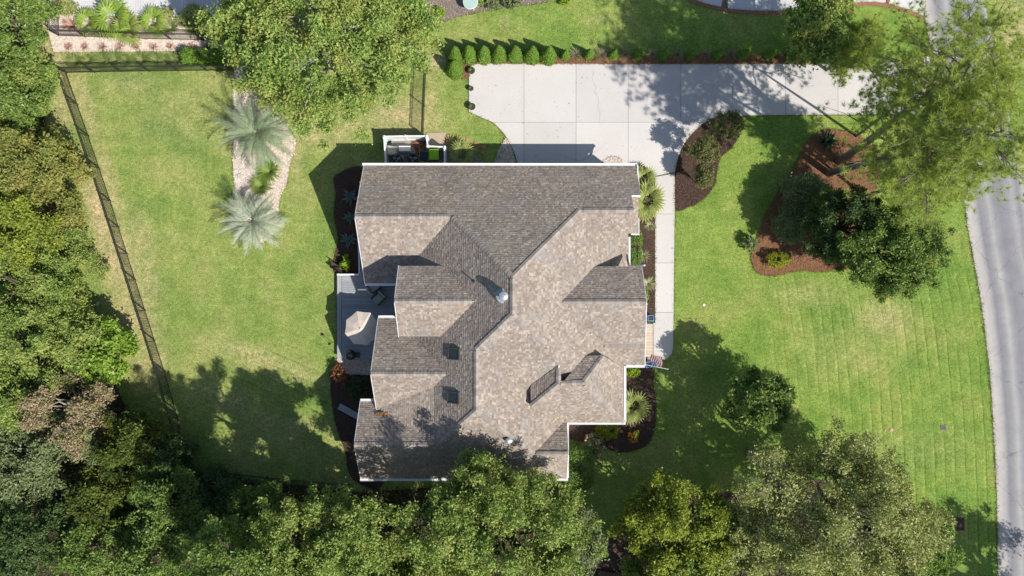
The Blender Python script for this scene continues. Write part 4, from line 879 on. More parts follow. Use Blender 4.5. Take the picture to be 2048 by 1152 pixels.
# pale stones at the edge of the wood
def stone(px, py, s, seed, label):
    rg = random.Random(seed); c = W(px, py); V = []; n = 9
    for z, k in ((-.05,.9),(.10,1.0),(.22,.65)): V += [(s*k*math.cos(q*6.283/n)*rg.uniform(.75,1.1), s*.6*k*math.sin(q*6.283/n)*rg.uniform(.75,1.1), z*s*2+rg.uniform(-.02,.02)) for q in range(n)]
    Fs = [tuple(range(2*n,3*n))]+[(k*n+i,k*n+(i+1)%n,(k+1)*n+(i+1)%n,(k+1)*n+i) for k in (0,1) for i in range(n)]; o = obj('stone', mesh('stone', V, Fs, M('stone', (.52,.49,.44), (.38,.35,.32), 5, .9, .4, 20, .02)), None, (c.x,c.y,0), (0,0,seed)); tag(o, label, 'stone')
stone(195,608,.22,1,'pale stone at the edge of the dry grass beside the wood'); stone(243,678,.20,2,'pale stone half under bright large-leaved branches'); stone(482,352,.30,3,'grey boulder in the gravel between the two palms')
# ------------------------------------------------------------------ plants
ORD = ['first','second','third','fourth','fifth','sixth','seventh','eighth','ninth','tenth','eleventh']
def rand_dirs(rg, n, zmin=-1.0):
    z = rg.uniform(zmin, 1, n); a = rg.uniform(0, 6.283185, n); r = np.sqrt(1-z*z); return np.stack([r*np.cos(a), r*np.sin(a), z], 1)
def leaf_quads(rg, P, size, nrm=None, aspect=.55, wild=1.0):
    """one small three-cornered leaf at every point"""
    n = len(P); nr = rand_dirs(rg, n)*wild
    if nrm is not None: nr = nr + nrm
    nr /= np.linalg.norm(nr, axis=1, keepdims=True)+1e-9
    t = np.cross(nr, rand_dirs(rg, n)); t /= np.linalg.norm(t, axis=1, keepdims=True)+1e-9; b = np.cross(nr, t)
    s = (size*rg.uniform(.6, 1.35, n)/2)[:,None]
    V = np.stack([P-t*s*.8-b*s*aspect*1.2, P+t*s*1.2, P-t*s*.8+b*s*aspect*1.2], 1).reshape(-1, 3); return V, np.arange(3*n).reshape(-1, 3)
BIG = [0]
def crown_cloud(rg, R, nl, nc, nv, cr, zmin=-.2, flat=.6, rag=.25):
    """leaf positions in clumps on uneven lobes: returns leaf points, outward dirs, lobe and clump centres"""
    R = np.array(R); i = np.arange(nl)+.5; z = 1-(1-zmin)*i/nl; a = i*2.399963+rg.uniform(0, 6.28)
    d = np.stack([np.sqrt(1-z*z)*np.cos(a), np.sqrt(1-z*z)*np.sin(a), z], 1) + rg.normal(0, .16, (nl, 3)); d /= np.linalg.norm(d, axis=1, keepdims=True)
    lob = d*R*rg.uniform(.48, .78, (nl, 1)); lr = .40*R.mean()*rg.uniform(1-rag, 1+rag, nl)
    ns = max(2, nc//3); nc = ns*3                                    # sprays of three clumps running outwards
    sd = rand_dirs(rg, nl*ns) + .9*np.repeat(d, ns, 0); sd /= np.linalg.norm(sd, axis=1, keepdims=True)
    sl = np.repeat(lr, ns)*rg.uniform(.75, 1.3, nl*ns); st = np.array([.45,.78,1.08])
    cd = np.repeat(sd, 3, 0) + rg.normal(0, .10, (nl*nc, 3))
    cl = np.repeat(lob, nc, 0) + cd*(np.repeat(sl, 3)*np.tile(st, nl*ns))[:,None]*np.array([1,1,.85])
    cs = cr*np.tile(np.array([1.15,.95,.62]), nl*ns)*rg.uniform(.75, 1.25, nl*nc)
    P = np.repeat(cl, nv, 0) + rg.normal(0, .5, (nl*nc*nv, 3))*np.repeat(cs, nv)[:,None]*np.array([1,1,flat])
    return P, np.repeat(cd, nv, 0), lob, cl, nc
def limb(mb, a, b, r0, r1, rg, bend=.12, n=4, sides=5):
    a, b = Vector(a), Vector(b); L = (b-a).length; pts = []
    for k in range(n+1):
        t = k/n; p = a.lerp(b, t); w = math.sin(math.pi*t)*L*bend; pts.append(p + Vector((rg.uniform(-w,w), rg.uniform(-w,w), w*.7)))
    mb.tube(pts, [r0+(r1-r0)*k/n for k in range(n+1)], sides, True)
def tree(name, crown_px, zc, R, mat, label, h0=None, base_px=None, nl=14, nc=14, nv=80, cr=.55, ls=.20, seed=1, zmin=-.2, bark=None, twigs=2, flat=.6, rag=.25, up=.35, aspect=.55, tr=None, cat='tree', group=None, trunk_z=None):
    rg = np.random.default_rng(seed); c = W(*crown_px, zc); b = W(*base_px) if base_px else Vector((c.x+rg.uniform(-.3,.3), c.y+rg.uniform(-.3,.3), 0)); b.z = 0
    root = thing(name, label, cat, b, 0, group); off = c - b
    nv = int(nv*1.75); ls *= .95; P, D, lob, cl, nc = crown_cloud(rg, R, nl, nc, nv, cr, zmin, flat, rag); o3 = np.array(off)
    P = P + o3; P[:,2] = np.maximum(P[:,2], .12)
    V, Fs = leaf_quads(rg, P, ls, D*.5+np.array([0,0,up]), aspect); BIG[0] += len(Fs)
    obj('crown', fast_mesh('crown', V, Fs, mat), root)
    mb = MB(); r0 = tr or .035*(zc+R[2]); zt = trunk_z or max(.4, zc-R[2]*.55); top = Vector((off.x*.75, off.y*.75, zt)); limb(mb, (0,0,-.05), top, r0, r0*.65, rg, .04, 5, 8)
    for l in lob: limb(mb, top-Vector((0,0,r0)), Vector(l)+off, r0*.5, r0*.14, rg, .10)
    if twigs:
        for k, q in enumerate(cl):
            if rg.random() < twigs/ max(1, nc)*1.6: limb(mb, Vector(lob[k//nc])+off, Vector(q)*1.02+off, r0*.13, .012, rg, .10, 2, 4)
    mb.build('trunk', bark or MAT['bark'], root, smooth=True)
    return root
def shrub(name, px, py, w, h, mat, label, seed=1, ls=.10, dens=1.0, group=None, shape='round', cat='shrub', d=None, up=.4, aspect=.6, ang=0.0, flowers=None):
    """w, d = diameters in m, h = height; shape round, cone or clipped"""
    rg = np.random.default_rng(seed); d = d or w; c = W(px, py, h*.5); root = thing(name, label, cat, (c.x, c.y, 0), ang, group)
    n = int(dens*max(500, 1.9*(w*d*.785 + 1.6*(w+d)*h)/(ls*ls*.42)))
    if shape == 'cone':
        t = rg.random(n)**1.3; a = rg.uniform(0, 6.283, n); k = .5*np.sin(a*3+seed)*.12+1; r = (1-t)**.75*(.55+.45*rg.random(n)**.4)*k; r *= np.where(rg.random(n) < .1, 1.15, 1)
        P = np.stack([r*np.cos(a)*w/2, r*np.sin(a)*d/2, .05+t*h], 1); D = np.stack([np.cos(a), np.sin(a), np.full(n, .7)], 1)
    elif shape == 'clipped':
        D = rand_dirs(rg, n, -.3); q = np.sign(D)*np.abs(D)**.55; q /= np.maximum(1, np.abs(q).max(1, keepdims=True)); P = q*np.array([w/2, d/2, h*.48])*(1-.22*rg.random((n,1))**2) + np.array([0,0,h*.5]); P += rg.normal(0, .03, P.shape)
    else:
        m = max(10, int(n/45)); cd = rand_dirs(rg, m, -.35); cc = cd*np.array([w/2, d/2, h*.5])*(.55+.45*rg.random((m,1))) + np.array([0,0,h*.5]); k = rg.integers(0, m, n)
        P = cc[k] + rg.normal(0, .5, (n,3))*min(w, h, d)*.16; D = cd[k]
    P[:,2] = np.maximum(P[:,2], .03); V, Fs = leaf_quads(rg, P, ls, D*.6+np.array([0,0,up]), aspect); BIG[0] += len(Fs)
    obj('foliage', fast_mesh('foliage', V, Fs, mat), root)
    mb = MB()
    for k in range(5): a = k*1.257+seed; limb(mb, (0,0,-.02), (math.cos(a)*w*.22, math.sin(a)*d*.22, h*.6), .03*max(w,.5), .01, rg, .08, 3, 5)
    mb.build('stems', MAT['bark'], root)
    if flowers:
        fm, nf, fs = flowers; D = rand_dirs(rg, nf, .1); P = D*np.array([w/2,d/2,h*.5])*1.0+np.array([0,0,h*.55]); P = np.repeat(P, 5, 0)+rg.normal(0, fs*.35, (nf*5,3)); V, Fs = leaf_quads(rg, P, fs, np.array([[0,0,1.5]]), .8); obj('blossom', fast_mesh('blossom', V, Fs, fm), root)
    return root

# foliage tones
lm = leaf_mat
L_['oak'] = lm('oak_leaves', [(0.129,0.223,0.052),(0.200,0.317,0.069),(0.295,0.389,0.100),(0.411,0.470,0.141)], .28, .45, (0.354,0.389,0.106), .5)
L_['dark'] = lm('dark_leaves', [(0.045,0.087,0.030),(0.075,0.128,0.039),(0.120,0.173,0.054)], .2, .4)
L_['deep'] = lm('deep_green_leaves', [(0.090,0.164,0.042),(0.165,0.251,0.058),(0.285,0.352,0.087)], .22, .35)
L_['olive'] = lm('olive_leaves', [(0.165,0.204,0.046),(0.237,0.270,0.064),(0.319,0.330,0.094),(0.099,0.132,0.033)], .25, .5, (0.330,0.303,0.088), .7)
L_['green'] = lm('green_leaves', [(0.162,0.240,0.058),(0.246,0.342,0.078),(0.360,0.444,0.120),(0.108,0.168,0.042)], .3, .5, (0.348,0.396,0.114), .6)
L_['bright'] = lm('bright_leaves', [(0.163,0.275,0.037),(0.237,0.362,0.056),(0.338,0.438,0.088)], .3, .45)
L_['yellow'] = lm('yellow_green_leaves', [(0.172,0.234,0.037),(0.259,0.327,0.052),(0.370,0.413,0.074),(0.105,0.155,0.027)], .3, .5, (0.320,0.370,0.056), .8)
L_['pale'] = lm('pale_olive_leaves', [(.19,.245,.062),(.285,.335,.098),(.40,.43,.15),(.53,.52,.24),(.11,.15,.04)], .28, .5)
L_['sage'] = lm('sage_leaves', [(.13,.175,.07),(.19,.235,.10),(.27,.31,.15)], .2, .55)
L_['tan'] = lm('tan_twigs', [(0.322,0.224,0.127),(0.414,0.310,0.190),(0.207,0.172,0.081),(0.483,0.391,0.265),(0.161,0.184,0.057)], .15, .7, (0.196,0.218,0.069), .9)
L_['conifer'] = lm('yellow_conifer', [(.10,.14,.025),(.16,.20,.035),(.06,.09,.02)], .25, .5, (.055,.085,.022), .8)
L_['pine'] = lm('pine_needles_green', [(0.252,0.342,0.072),(0.360,0.444,0.102),(0.480,0.552,0.156),(0.156,0.222,0.054)], .32, .5, (0.420,0.486,0.108), .35)
L_['hedge'] = lm('hedge_leaves', [(0.115,0.216,0.030),(0.162,0.284,0.041),(0.230,0.351,0.061)], .25, .45)
L_['boxwood'] = lm('boxwood_leaves', [(0.115,0.209,0.041),(0.189,0.297,0.061),(0.270,0.378,0.095),(0.074,0.135,0.034)], .25, .4)
L_['myrtle'] = lm('myrtle_leaves', [(0.098,0.150,0.042),(0.150,0.210,0.060),(0.225,0.225,0.090),(0.240,0.150,0.083)], .25, .45)
L_['ylw'] = lm('yellow_shrub_leaves', [(.30,.33,.03),(.22,.27,.025),(.40,.40,.05)], .3, .5)
L_['palm'] = lm('silver_palm_leaflets', [(.30,.38,.235),(.23,.31,.175),(.40,.46,.32),(.37,.41,.24)], .3, .5)
L_['palm_b'] = lm('pale_silver_palm_leaflets', [(.42,.48,.37),(.32,.39,.28),(.54,.57,.46),(.50,.48,.33)], .3, .5)
L_['fan'] = lm('fan_palm_leaves', [(.18,.30,.04),(.26,.37,.06),(.33,.42,.09)], .3, .4); L_['fan2'] = lm('yellow_fan_leaves', [(.27,.32,.09),(.36,.39,.13),(.20,.26,.07)], .3, .4)
L_['agave'] = M('agave_leaf', (.16,.22,.20), (.11,.17,.15), 4, .5); L_['red'] = lm('red_leaves_shrub', [(.30,.09,.05),(.42,.17,.09),(.22,.12,.05),(.45,.28,.17)], .3, .5)
L_['rose'] = lm('rose_leaves', [(0.144,0.204,0.060),(0.228,0.276,0.108),(0.324,0.336,0.180)], .25, .5)

# ---- trees of the neighbouring ground and garden
tree('oak_tree', (655,72), 6.5, (5.9,5.1,3.6), L_['oak'], 'broad green oak tree overhanging the fence corner', base_px=(700,132), nl=36, nc=17, nv=84, cr=.62, ls=.17, seed=1, bark=MAT['bark_pale'])
tree('oak_tree', (500,60), 5.5, (2.2,2.6,2.2), L_['oak'], 'small oak beside the pale deck, joined to the broad oak', nl=12, nc=12, nv=80, cr=.5, ls=.17, seed=2)
tree('maple_tree', (1000,1075), 6.3, (5.6,4.3,3.4), L_['green'], 'spreading green tree whose shadow falls on the house roof', base_px=(1000,1006), nl=28, nc=16, nv=95, cr=.62, ls=.16, seed=3)
tree('maple_tree', (970,985), 6.6, (2.2,1.9,2.1), L_['green'], 'slender green tree leaning over the roof eave', base_px=(975,985), nl=12, nc=12, nv=90, cr=.5, ls=.16, seed=4)
tree('maple_tree', (885,1055), 8.2, (2.6,2.1,2.4), L_['green'], 'taller green tree beside the spreading one behind the house', base_px=(900,1000), nl=12, nc=12, nv=34, cr=.5, ls=.16, seed=16)
tree('sage_tree', (1150,1085), 4.2, (1.7,2.6,2.2), L_['sage'], 'grey-green feathery tree next to the deep shade', nl=12, nc=12, nv=90, cr=.45, ls=.15, seed=5)
tree('maple_tree', (1352,1050), 3.7, (4.0,2.8,2.3), L_['yellow'], 'yellow-green tree over dark mulch beside the front lawn', nl=20, nc=14, nv=95, cr=.55, ls=.18, seed=6)
tree('oak_tree', (1352,1255), 4.8, (3.0,2.3,2.4), L_['green'], 'added out-of-view tree beyond the brown deck, shading mulch and boards', nl=14, nc=12, nv=80, cr=.6, ls=.18, seed=17)  # tree added out of view to shade the mulch and brown deck
tree('birch_tree', (1490,1062), 4.4, (2.3,2.3,2.0), L_['pale'], 'lower pale tree filling the gap next to the yellow-green one', nl=14, nc=12, nv=70, cr=.5, ls=.15, seed=19, bark=MAT['bark_pale'])
tree('laurel_tree', (1345,1172), 4.5, (2.9,1.9,2.0), L_['green'], 'dark leaning tree over the brown deck', nl=14, nc=12, nv=80, cr=.5, ls=.16, seed=18)
tree('laurel_tree', (1420,1120), 3.4, (2.3,1.6,1.7), L_['green'], 'low dense green tree under the yellow-green one', nl=12, nc=12, nv=90, cr=.45, ls=.16, seed=7)
tree('birch_tree', (1690,1030), 6.0, (5.6,4.5,3.4), L_['pale'], 'large pale olive tree spreading over the striped lawn', nl=32, nc=15, nv=85, cr=.60, ls=.15, seed=8, bark=MAT['bark_pale'], twigs=4)
tree('birch_tree', (1545,960), 6.4, (2.4,1.9,1.9), L_['pale'], 'open pale-leaved tree above the shaded lawn', base_px=(1500,905), nl=10, nc=12, nv=22, cr=.62, ls=.15, seed=9, bark=MAT['bark_pale'], twigs=4)
tree('laurel_tree', (1850,1085), 2.4, (1.5,2.0,1.6), L_['boxwood'], 'rounded clipped evergreen beside the street lawn', nl=14, nc=14, nv=90, cr=.35, ls=.13, seed=10, zmin=-.5)
tree('small_maple', (1522,800), 4.0, (2.1,1.85,1.9), L_['deep'], 'small glossy green tree standing on the front lawn', base_px=(1486,800), nl=14, nc=12, nv=46, cr=.42, ls=.18, seed=11, rag=.4)
tree('holly_tree', (1775,508), 4.4, (3.1,2.8,2.4), L_['deep'], 'bushy dark evergreen leaning from straw bed over the lawn', base_px=(1700,488), nl=26, nc=16, nv=90, cr=.42, ls=.13, seed=12)
tree('holly_tree', (1690,455), 3.2, (2.4,2.4,2.0), L_['dark'], 'dark shaded evergreen in the middle of the straw bed', nl=24, nc=14, nv=80, cr=.45, ls=.14, seed=13)
tree('magnolia_tree', (1640,55), 4.6, (1.9,2.6,2.4), L_['oak'], 'dense broadleaf tree beside the brick-edged driveway', nl=16, nc=14, nv=80, cr=.48, ls=.18, seed=14)
# tree beyond the frame whose shade reaches the lawn by the street
tree('street_tree', (2290,1370), 7.0, (3.4,3.4,3.0), L_['green'], 'street tree beyond the lawn, seen by its shadow by the drain', nl=16, nc=13, nv=80, cr=.6, ls=.18, seed=15)
tree('woodland_tree', (800,1345), 11.0, (2.9,2.6,3.0), L_['green'], 'tall tree of the wood behind the spreading one, beyond the picture', nl=12, nc=12, nv=60, cr=.6, ls=.2, seed=20, group='trees of the wood')
tree('woodland_tree', (540,1335), 11.0, (2.9,2.6,3.0), L_['deep'], 'tall tree of the wood behind the tallest dark one, beyond the picture', nl=12, nc=12, nv=60, cr=.6, ls=.2, seed=21, group='trees of the wood')
# ---- the wood
wood = [  # crown px, z, radii, tone, leaf size, label
 ((22,35),5.0,(2.4,2.2,2.4),'deep',.17,'dark blue-green tree of the wood at the far dry corner'),
 ((52,165),3.2,(1.9,1.7,1.8),'green',.17,'leafy green bush-like tree by the fence corner'),
 ((10,190),5.6,(2.2,2.4,2.4),'deep',.18,'dark tree of the wood behind the leafy bush'),
 ((70,330),6.0,(2.7,2.2,2.5),'olive',.18,'golden olive tree of the wood beside the long fence'),
 ((10,330),6.5,(2.2,2.6,2.5),'olive',.17,'olive tree behind the golden one in the wood'),
 ((90,425),4.6,(2.5,1.9,2.1),'olive',.15,'brownish olive tree where the dry grass begins'),
 ((25,450),6.8,(2.4,2.4,2.4),'yellow',.16,'yellowish tall tree inside the wood'),
 ((112,510),3.8,(2.1,2.3,2.0),'green',.13,'fine-leaved green tree draped with vines'),
 ((45,570),6.0,(2.7,2.7,2.6),'green',.14,'fine-leaved tall tree in the middle of the wood'),
 ((100,610),4.0,(2.2,1.8,2.0),'green',.14,'low vine-draped tree beside the pale stone'),
 ((60,690),6.2,(2.6,2.4,2.5),'green',.17,'dense mid green tree of the wood near the bright one'),
 ((158,690),4.4,(1.9,1.7,1.9),'green',.20,'green tree between the wood and the bright large-leaved one'),
 ((212,706),3.4,(1.5,1.7,1.6),'bright',.26,'bright large-leaved tree at the edge of the wood'),
 ((138,818),5.6,(3.0,2.5,2.4),'tan',.14,'half-bare tan tree with dry brown twigs'),
 ((15,800),6.2,(2.0,2.0,2.2),'green',.17,'green tree behind the half-bare tan one'),
 ((85,895),5.2,(3.0,1.9,2.0),'sage',.18,'pale sage tree below the half-bare tan one'),
 ((20,960),5.6,(2.3,2.2,2.2),'sage',.18,'sage tree at the corner of the wood'),
 ((268,880),3.6,(1.7,1.6,2.4),'conifer',.18,'yellow-green conifer in the shade of the wood'),
 ((205,985),3.6,(1.6,1.7,2.4),'conifer',.18,'second conifer, lower and darker, behind the yellow-green one'),
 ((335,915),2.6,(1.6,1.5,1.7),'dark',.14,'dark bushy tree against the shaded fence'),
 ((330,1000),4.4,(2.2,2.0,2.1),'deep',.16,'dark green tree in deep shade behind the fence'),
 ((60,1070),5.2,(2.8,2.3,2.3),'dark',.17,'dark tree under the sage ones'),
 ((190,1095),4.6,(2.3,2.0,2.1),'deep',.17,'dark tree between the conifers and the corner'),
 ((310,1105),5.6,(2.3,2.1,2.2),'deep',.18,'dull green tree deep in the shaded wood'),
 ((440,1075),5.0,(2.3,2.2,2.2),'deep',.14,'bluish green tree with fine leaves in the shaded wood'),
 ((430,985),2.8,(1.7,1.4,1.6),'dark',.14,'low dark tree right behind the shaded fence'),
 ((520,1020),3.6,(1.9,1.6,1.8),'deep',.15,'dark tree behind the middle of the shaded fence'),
 ((600,1085),9.0,(3.0,2.3,2.8),'green',.15,'tall green tree throwing shade on the back lawn'),
 ((470,1150),10.5,(2.8,2.4,2.8),'deep',.15,'tallest dark green tree of the wood by the fence'),
 ((690,1080),9.0,(2.5,2.2,2.6),'green',.17,'green tree between the tall one and the spreading one'),
 ((745,1130),6.2,(2.4,1.9,2.2),'green',.17,'green tree beside the spreading tree behind the house'),
 ((575,1160),6.0,(2.2,1.8,2.0),'green',.17,'green tree in front of the tall ones'),
 ((850,1160),5.2,(2.4,1.8,2.0),'green',.17,'lower green tree at the foot of the spreading one'),
]
for k, (cp, z, R, tn, ls, lb) in enumerate(wood):
    nm = 'conifer_tree' if tn == 'conifer' else 'woodland_tree'
    if z < 7 and k < 27: z *= .62
    tree(nm, cp, z, R, L_[tn], lb, nl=13, nc=12, nv=80, cr=.48, ls=ls, seed=100+k, zmin=-.55, bark=MAT['bark_pale'] if tn in ('tan','sage') else MAT['bark'], twigs=4 if tn == 'tan' else 2, flat=.6, group='trees of the wood')
# undergrowth that closes the gaps between the trees of the wood
def undergrowth(poly, n, name, label, mat, seed, hmax=.9):
    rg = np.random.default_rng(seed); P = np.array(poly); lo, hi = P.min(0), P.max(0); X = rg.uniform(lo[0], hi[0], n*2); Y = rg.uniform(lo[1], hi[1], n*2); k = inside(poly, X, Y); X, Y = X[k][:n], Y[k][:n]
    hz = (.5+.5*np.sin(X*1.3+2*np.sin(Y*.9)))*(.5+.5*np.sin(Y*1.7+X*.4))*hmax+.1
    V, Fs = leaf_quads(rg, np.stack([X, Y, rg.random(len(X))*hz+.04], 1), .16, np.array([[0,0,.6]])); o = obj(name, fast_mesh(name, V, Fs, mat)); tag(o, label, 'undergrowth', kind='stuff'); BIG[0] += len(Fs)
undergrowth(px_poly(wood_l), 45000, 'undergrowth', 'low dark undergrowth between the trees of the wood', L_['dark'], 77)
undergrowth(px_poly([(1250,1010),(1480,1000),(1600,980),(1780,1020),(1850,1100),(1850,1200),(1350,1200)]), 12000, 'undergrowth', 'low undergrowth beneath the pale olive tree', L_['dark'], 78)

# ---- pines
def pine(base, top, zlo, nb, rl, label, seed, tufts=7, tr=.24, needle=.34, nn=30, az=None):
    rg = np.random.default_rng(seed); b = W(*base); tp = Vector(top); root = thing('pine_tree', label, 'tree', b, 0, 'pines in the straw bed'); off = tp - b; h = tp.z
    ax = lambda t: Vector((off.x*t**1.15, off.y*t**1.15, h*t))
    mb = MB(); mb.tube([ax(k/9)-Vector((0,0,.05)) for k in range(10)], [tr*(1-.085*k) for k in range(10)], 9); mb.build('trunk', MAT['bark_pine'], root, smooth=True)
    br = MB(); T = []
    for i in range(nb):
        f = (i+rg.random())/nb; t = zlo/h + (1-zlo/h)*f; p = ax(t); a = i*2.4+rg.uniform(-.4,.4) if az is None else rg.uniform(*az); L = rl*(1-.55*f)*rg.uniform(.65,1.15)
        e = p + Vector((math.cos(a)*L, math.sin(a)*L, L*rg.uniform(.0,.35))); limb(br, p, e, .06*(1-.5*f), .02, rg, .06, 4, 5)
        for j in range(tufts*3):
            s = rg.uniform(.35,1.05); q = p.lerp(e, s) + Vector((rg.normal(0,.46), rg.normal(0,.46), rg.normal(.08,.24)))*(L/2.6); T.append((q, s))
            if j % 2 == 0: limb(br, p.lerp(e, s*.85), q, .018, .008, rg, .05, 2, 4)
    br.build('branches', MAT['bark_pine'], root)
    Q = np.array([q for q, _ in T]); Q = np.repeat(Q, 3, 0) + rg.normal(0, .17, (len(Q)*3, 3)); m = len(Q)
    D = rand_dirs(rg, m*nn, -.45); D += np.repeat(rg.normal(0,.35,(m,3))+np.array([0,0,.25]), nn, 0); D /= np.linalg.norm(D, axis=1, keepdims=True); C0 = np.repeat(Q, nn, 0)
    sd = np.cross(D, rand_dirs(rg, m*nn)); sd /= np.linalg.norm(sd, axis=1, keepdims=True); L = needle*rg.uniform(.7,1.15,(m*nn,1))
    V = np.stack([C0-sd*.011, C0+sd*.011, C0+D*L], 1).reshape(-1,3); Fs = np.arange(3*m*nn).reshape(-1,3); BIG[0] += len(Fs)
    obj('crown', fast_mesh('crown', V, Fs, L_['pine']), root); return root
pine((1676,324), W(1985,85,16.5), 9.6, 26, 4.4, 'tall leaning pine with thick bare trunk in straw bed', 201, 7, .27)
pine((1656,347), W(2010,262,17.0), 9.2, 28, 4.3, 'tall pine with crown spread over the street', 202, 7, .25)
pine((1694,332), W(1935,285,14.5), 8.0, 20, 3.8, 'slim pine between the two tall ones', 203, 6, .17)
pine((1652,140), W(1735,75,6.6), 2.2, 20, 2.2, 'young bushy pine at the end of the hedge by the driveway', 204, 8, .12)
pine((1712,272), W(1850,165,11.0), 6.8, 15, 3.3, 'thin open pine leaning from straw bed over the driveway', 205, 5, .11)

pine((1728,392), W(1885,345,8.5), 4.2, 22, 2.7, 'shorter bushy pine on the lawn side of the straw bed', 206, 7, .13)

# ---- palms
def frond_mesh(L, e0, e1, mat, nl=46, ll=.42, seed=1, vee=.5):
    rg = np.random.default_rng(seed); V = []; Fs = []; n = 14; pts = []; p = np.zeros(3); 
    for k in range(n+1):
        pts.append(p.copy()); e = e0+(e1-e0)*(k/n)**1.2; p = p + np.array([math.cos(e), 0, math.sin(e)])*L/n
    pts = np.array(pts)
    for k in range(n+1):
        w = .028*(1-.8*k/n); V += [pts[k]+[0,-w,0], pts[k]+[0,w,0], pts[k]+[0,0,-w]]
    for k in range(n): a = k*3; Fs += [(a,a+1,a+4,a+3),(a+1,a+2,a+5,a+4),(a+2,a,a+3,a+5)]
    for i in range(nl):
        t = .16+.84*i/(nl-1); f = t*n; k = min(n-1, int(f)); c = pts[k]+(pts[k+1]-pts[k])*(f-k); fw = pts[k+1]-pts[k]; fw /= np.linalg.norm(fw); up = np.array([-fw[2],0,fw[0]])
        l = ll*(.55+.75*math.sin(math.pi*min(1,t*.85+.1)))*rg.uniform(.85,1.1)
        for s in (-1, 1):
            a = .95-.45*t+rg.normal(0,.06); d = fw*math.cos(a) + np.array([0,s,0])*math.sin(a) + up*(vee*rg.uniform(.5,1.2)); d /= np.linalg.norm(d); wd = fw*.017
            tip = c+d*l-np.array([0,0,.10*l]); md = c+d*l*.5; b = len(V); V += [c-wd*.7, c+wd*.7, md+wd, md-wd, tip]; Fs += [(b,b+1,b+2,b+3),(b+3,b+2,b+4)]
    return mesh('frond', V, Fs, mat)
def palm(px, py, z, mat, n, L, label, seed, trunk_h, tr=.22, cat='palm tree', name='palm_tree', tilt=(1.15,-.35), ll=.42):
    rg = random.Random(seed); c = W(px, py, z); r = thing(name, label, cat, (c.x, c.y, 0)); me = [frond_mesh(L*k, .45, -.75, mat, 38, ll*1.08, seed+i) for i, k in enumerate((1.05,.9,.72))]
    mb = MB(); prof = [(tr*1.25,0)]
    for k in range(9): prof += [(tr*1.05, trunk_h*(k+.3)/9), (tr*1.25, trunk_h*(k+.8)/9)]
    mb.lathe(prof+[(tr*.6,trunk_h+.1)], 12); mb.build('trunk', MAT['bark'], r)
    for i in range(n):
        f = i/(n-1); obj('frond', me[i%3], r, (0,0,trunk_h), (rg.uniform(-.45,.45), -(tilt[0]+(tilt[1]-tilt[0])*f**.75)+.45-rg.uniform(-.1,.1), i*2.39996+rg.uniform(-.15,.15)))
    BIG[0] += n*46*8; return r
palm(508,262,2.1,L_['palm'],48,2.8,'large silver-green feather palm next to the oak',301,1.5)
palm(500,440,1.7,L_['palm_b'],46,2.3,'pale silver feather palm with dense crown in back lawn',302,1.2)
def fan_leaf(mat, r, seed, nseg=13):
    rg = random.Random(seed); V = [(0,-.012,0),(0,.012,0),(r*.9,.012,r*.25),(r*.9,-.012,r*.25)]; Fs = [(0,1,2,3)]; c = Vector((r*.9,0,r*.25))
    for k in range(nseg):
        a = -2.2+4.4*(k+.5)/nseg; l = r*(.75+.25*math.cos(a*.7))*rg.uniform(.92,1.05); w = .15*r*4.4/nseg*1.35
        d = Vector((math.cos(a), math.sin(a), -.12)); sd = Vector((-math.sin(a), math.cos(a), 0)); b = len(V)
        V += [c, c+d*l*.55+sd*w+Vector((0,0,.02)), c+d*l+Vector((0,0,-.12*r)), c+d*l*.55-sd*w]; Fs.append((b,b+1,b+2,b+3))
    return mesh('fan_leaf', [tuple(v) for v in V], Fs, mat)
def fan_palm(px, py, r, mat, n, label, seed, h=.5, cat='palm', group=None):
    rg = random.Random(seed); c = W(px, py, h); root = thing('fan_palm', label, cat, (c.x, c.y, 0), 0, group); me = [fan_leaf(mat, r*k, seed+i) for i, k in enumerate((.66,.56,.46))]; n = int(n*.62)
    mb = MB(); mb.lathe([(.13,0),(.15,h*.4),(.11,h*.8),(.05,h)], 10); mb.build('trunk', MAT['bark'], root)
    for i in range(n): obj('fan_leaf', me[i%3], root, (0,0,h*.8), (0, -.75+1.05*(i/n)+rg.uniform(-.1,.1), i*2.39996+rg.uniform(-.2,.2)))
    return root
fan_palm(178,47,1.0,L_['fan'],18,'bright green fan palm beside the pink spiky plant',311); fan_palm(232,42,1.5,L_['fan'],24,'largest fan palm at the edge of the pale deck',312,.9); fan_palm(258,60,1.2,L_['fan2'],18,'yellowish fan palm hanging over the black fence',313,.7); fan_palm(310,48,1.1,L_['fan'],20,'bright fan palm with broad leaves near the mottled shrub',314)
fan_palm(1267,812,1.25,L_['fan2'],26,'large yellow-green fan palm at the house corner bed',315,.6); fan_palm(1294,402,1.35,L_['fan2'],26,'yellow-green fan palm beside the front walk',316,.6); fan_palm(1288,358,.95,L_['fan2'],18,'smaller yellow-green fan palm at the garage corner',317,.5)
fan_palm(925,311,1.0,L_['fan2'],20,'shaggy fan palm half in shade by the stepping stones',318,.6)
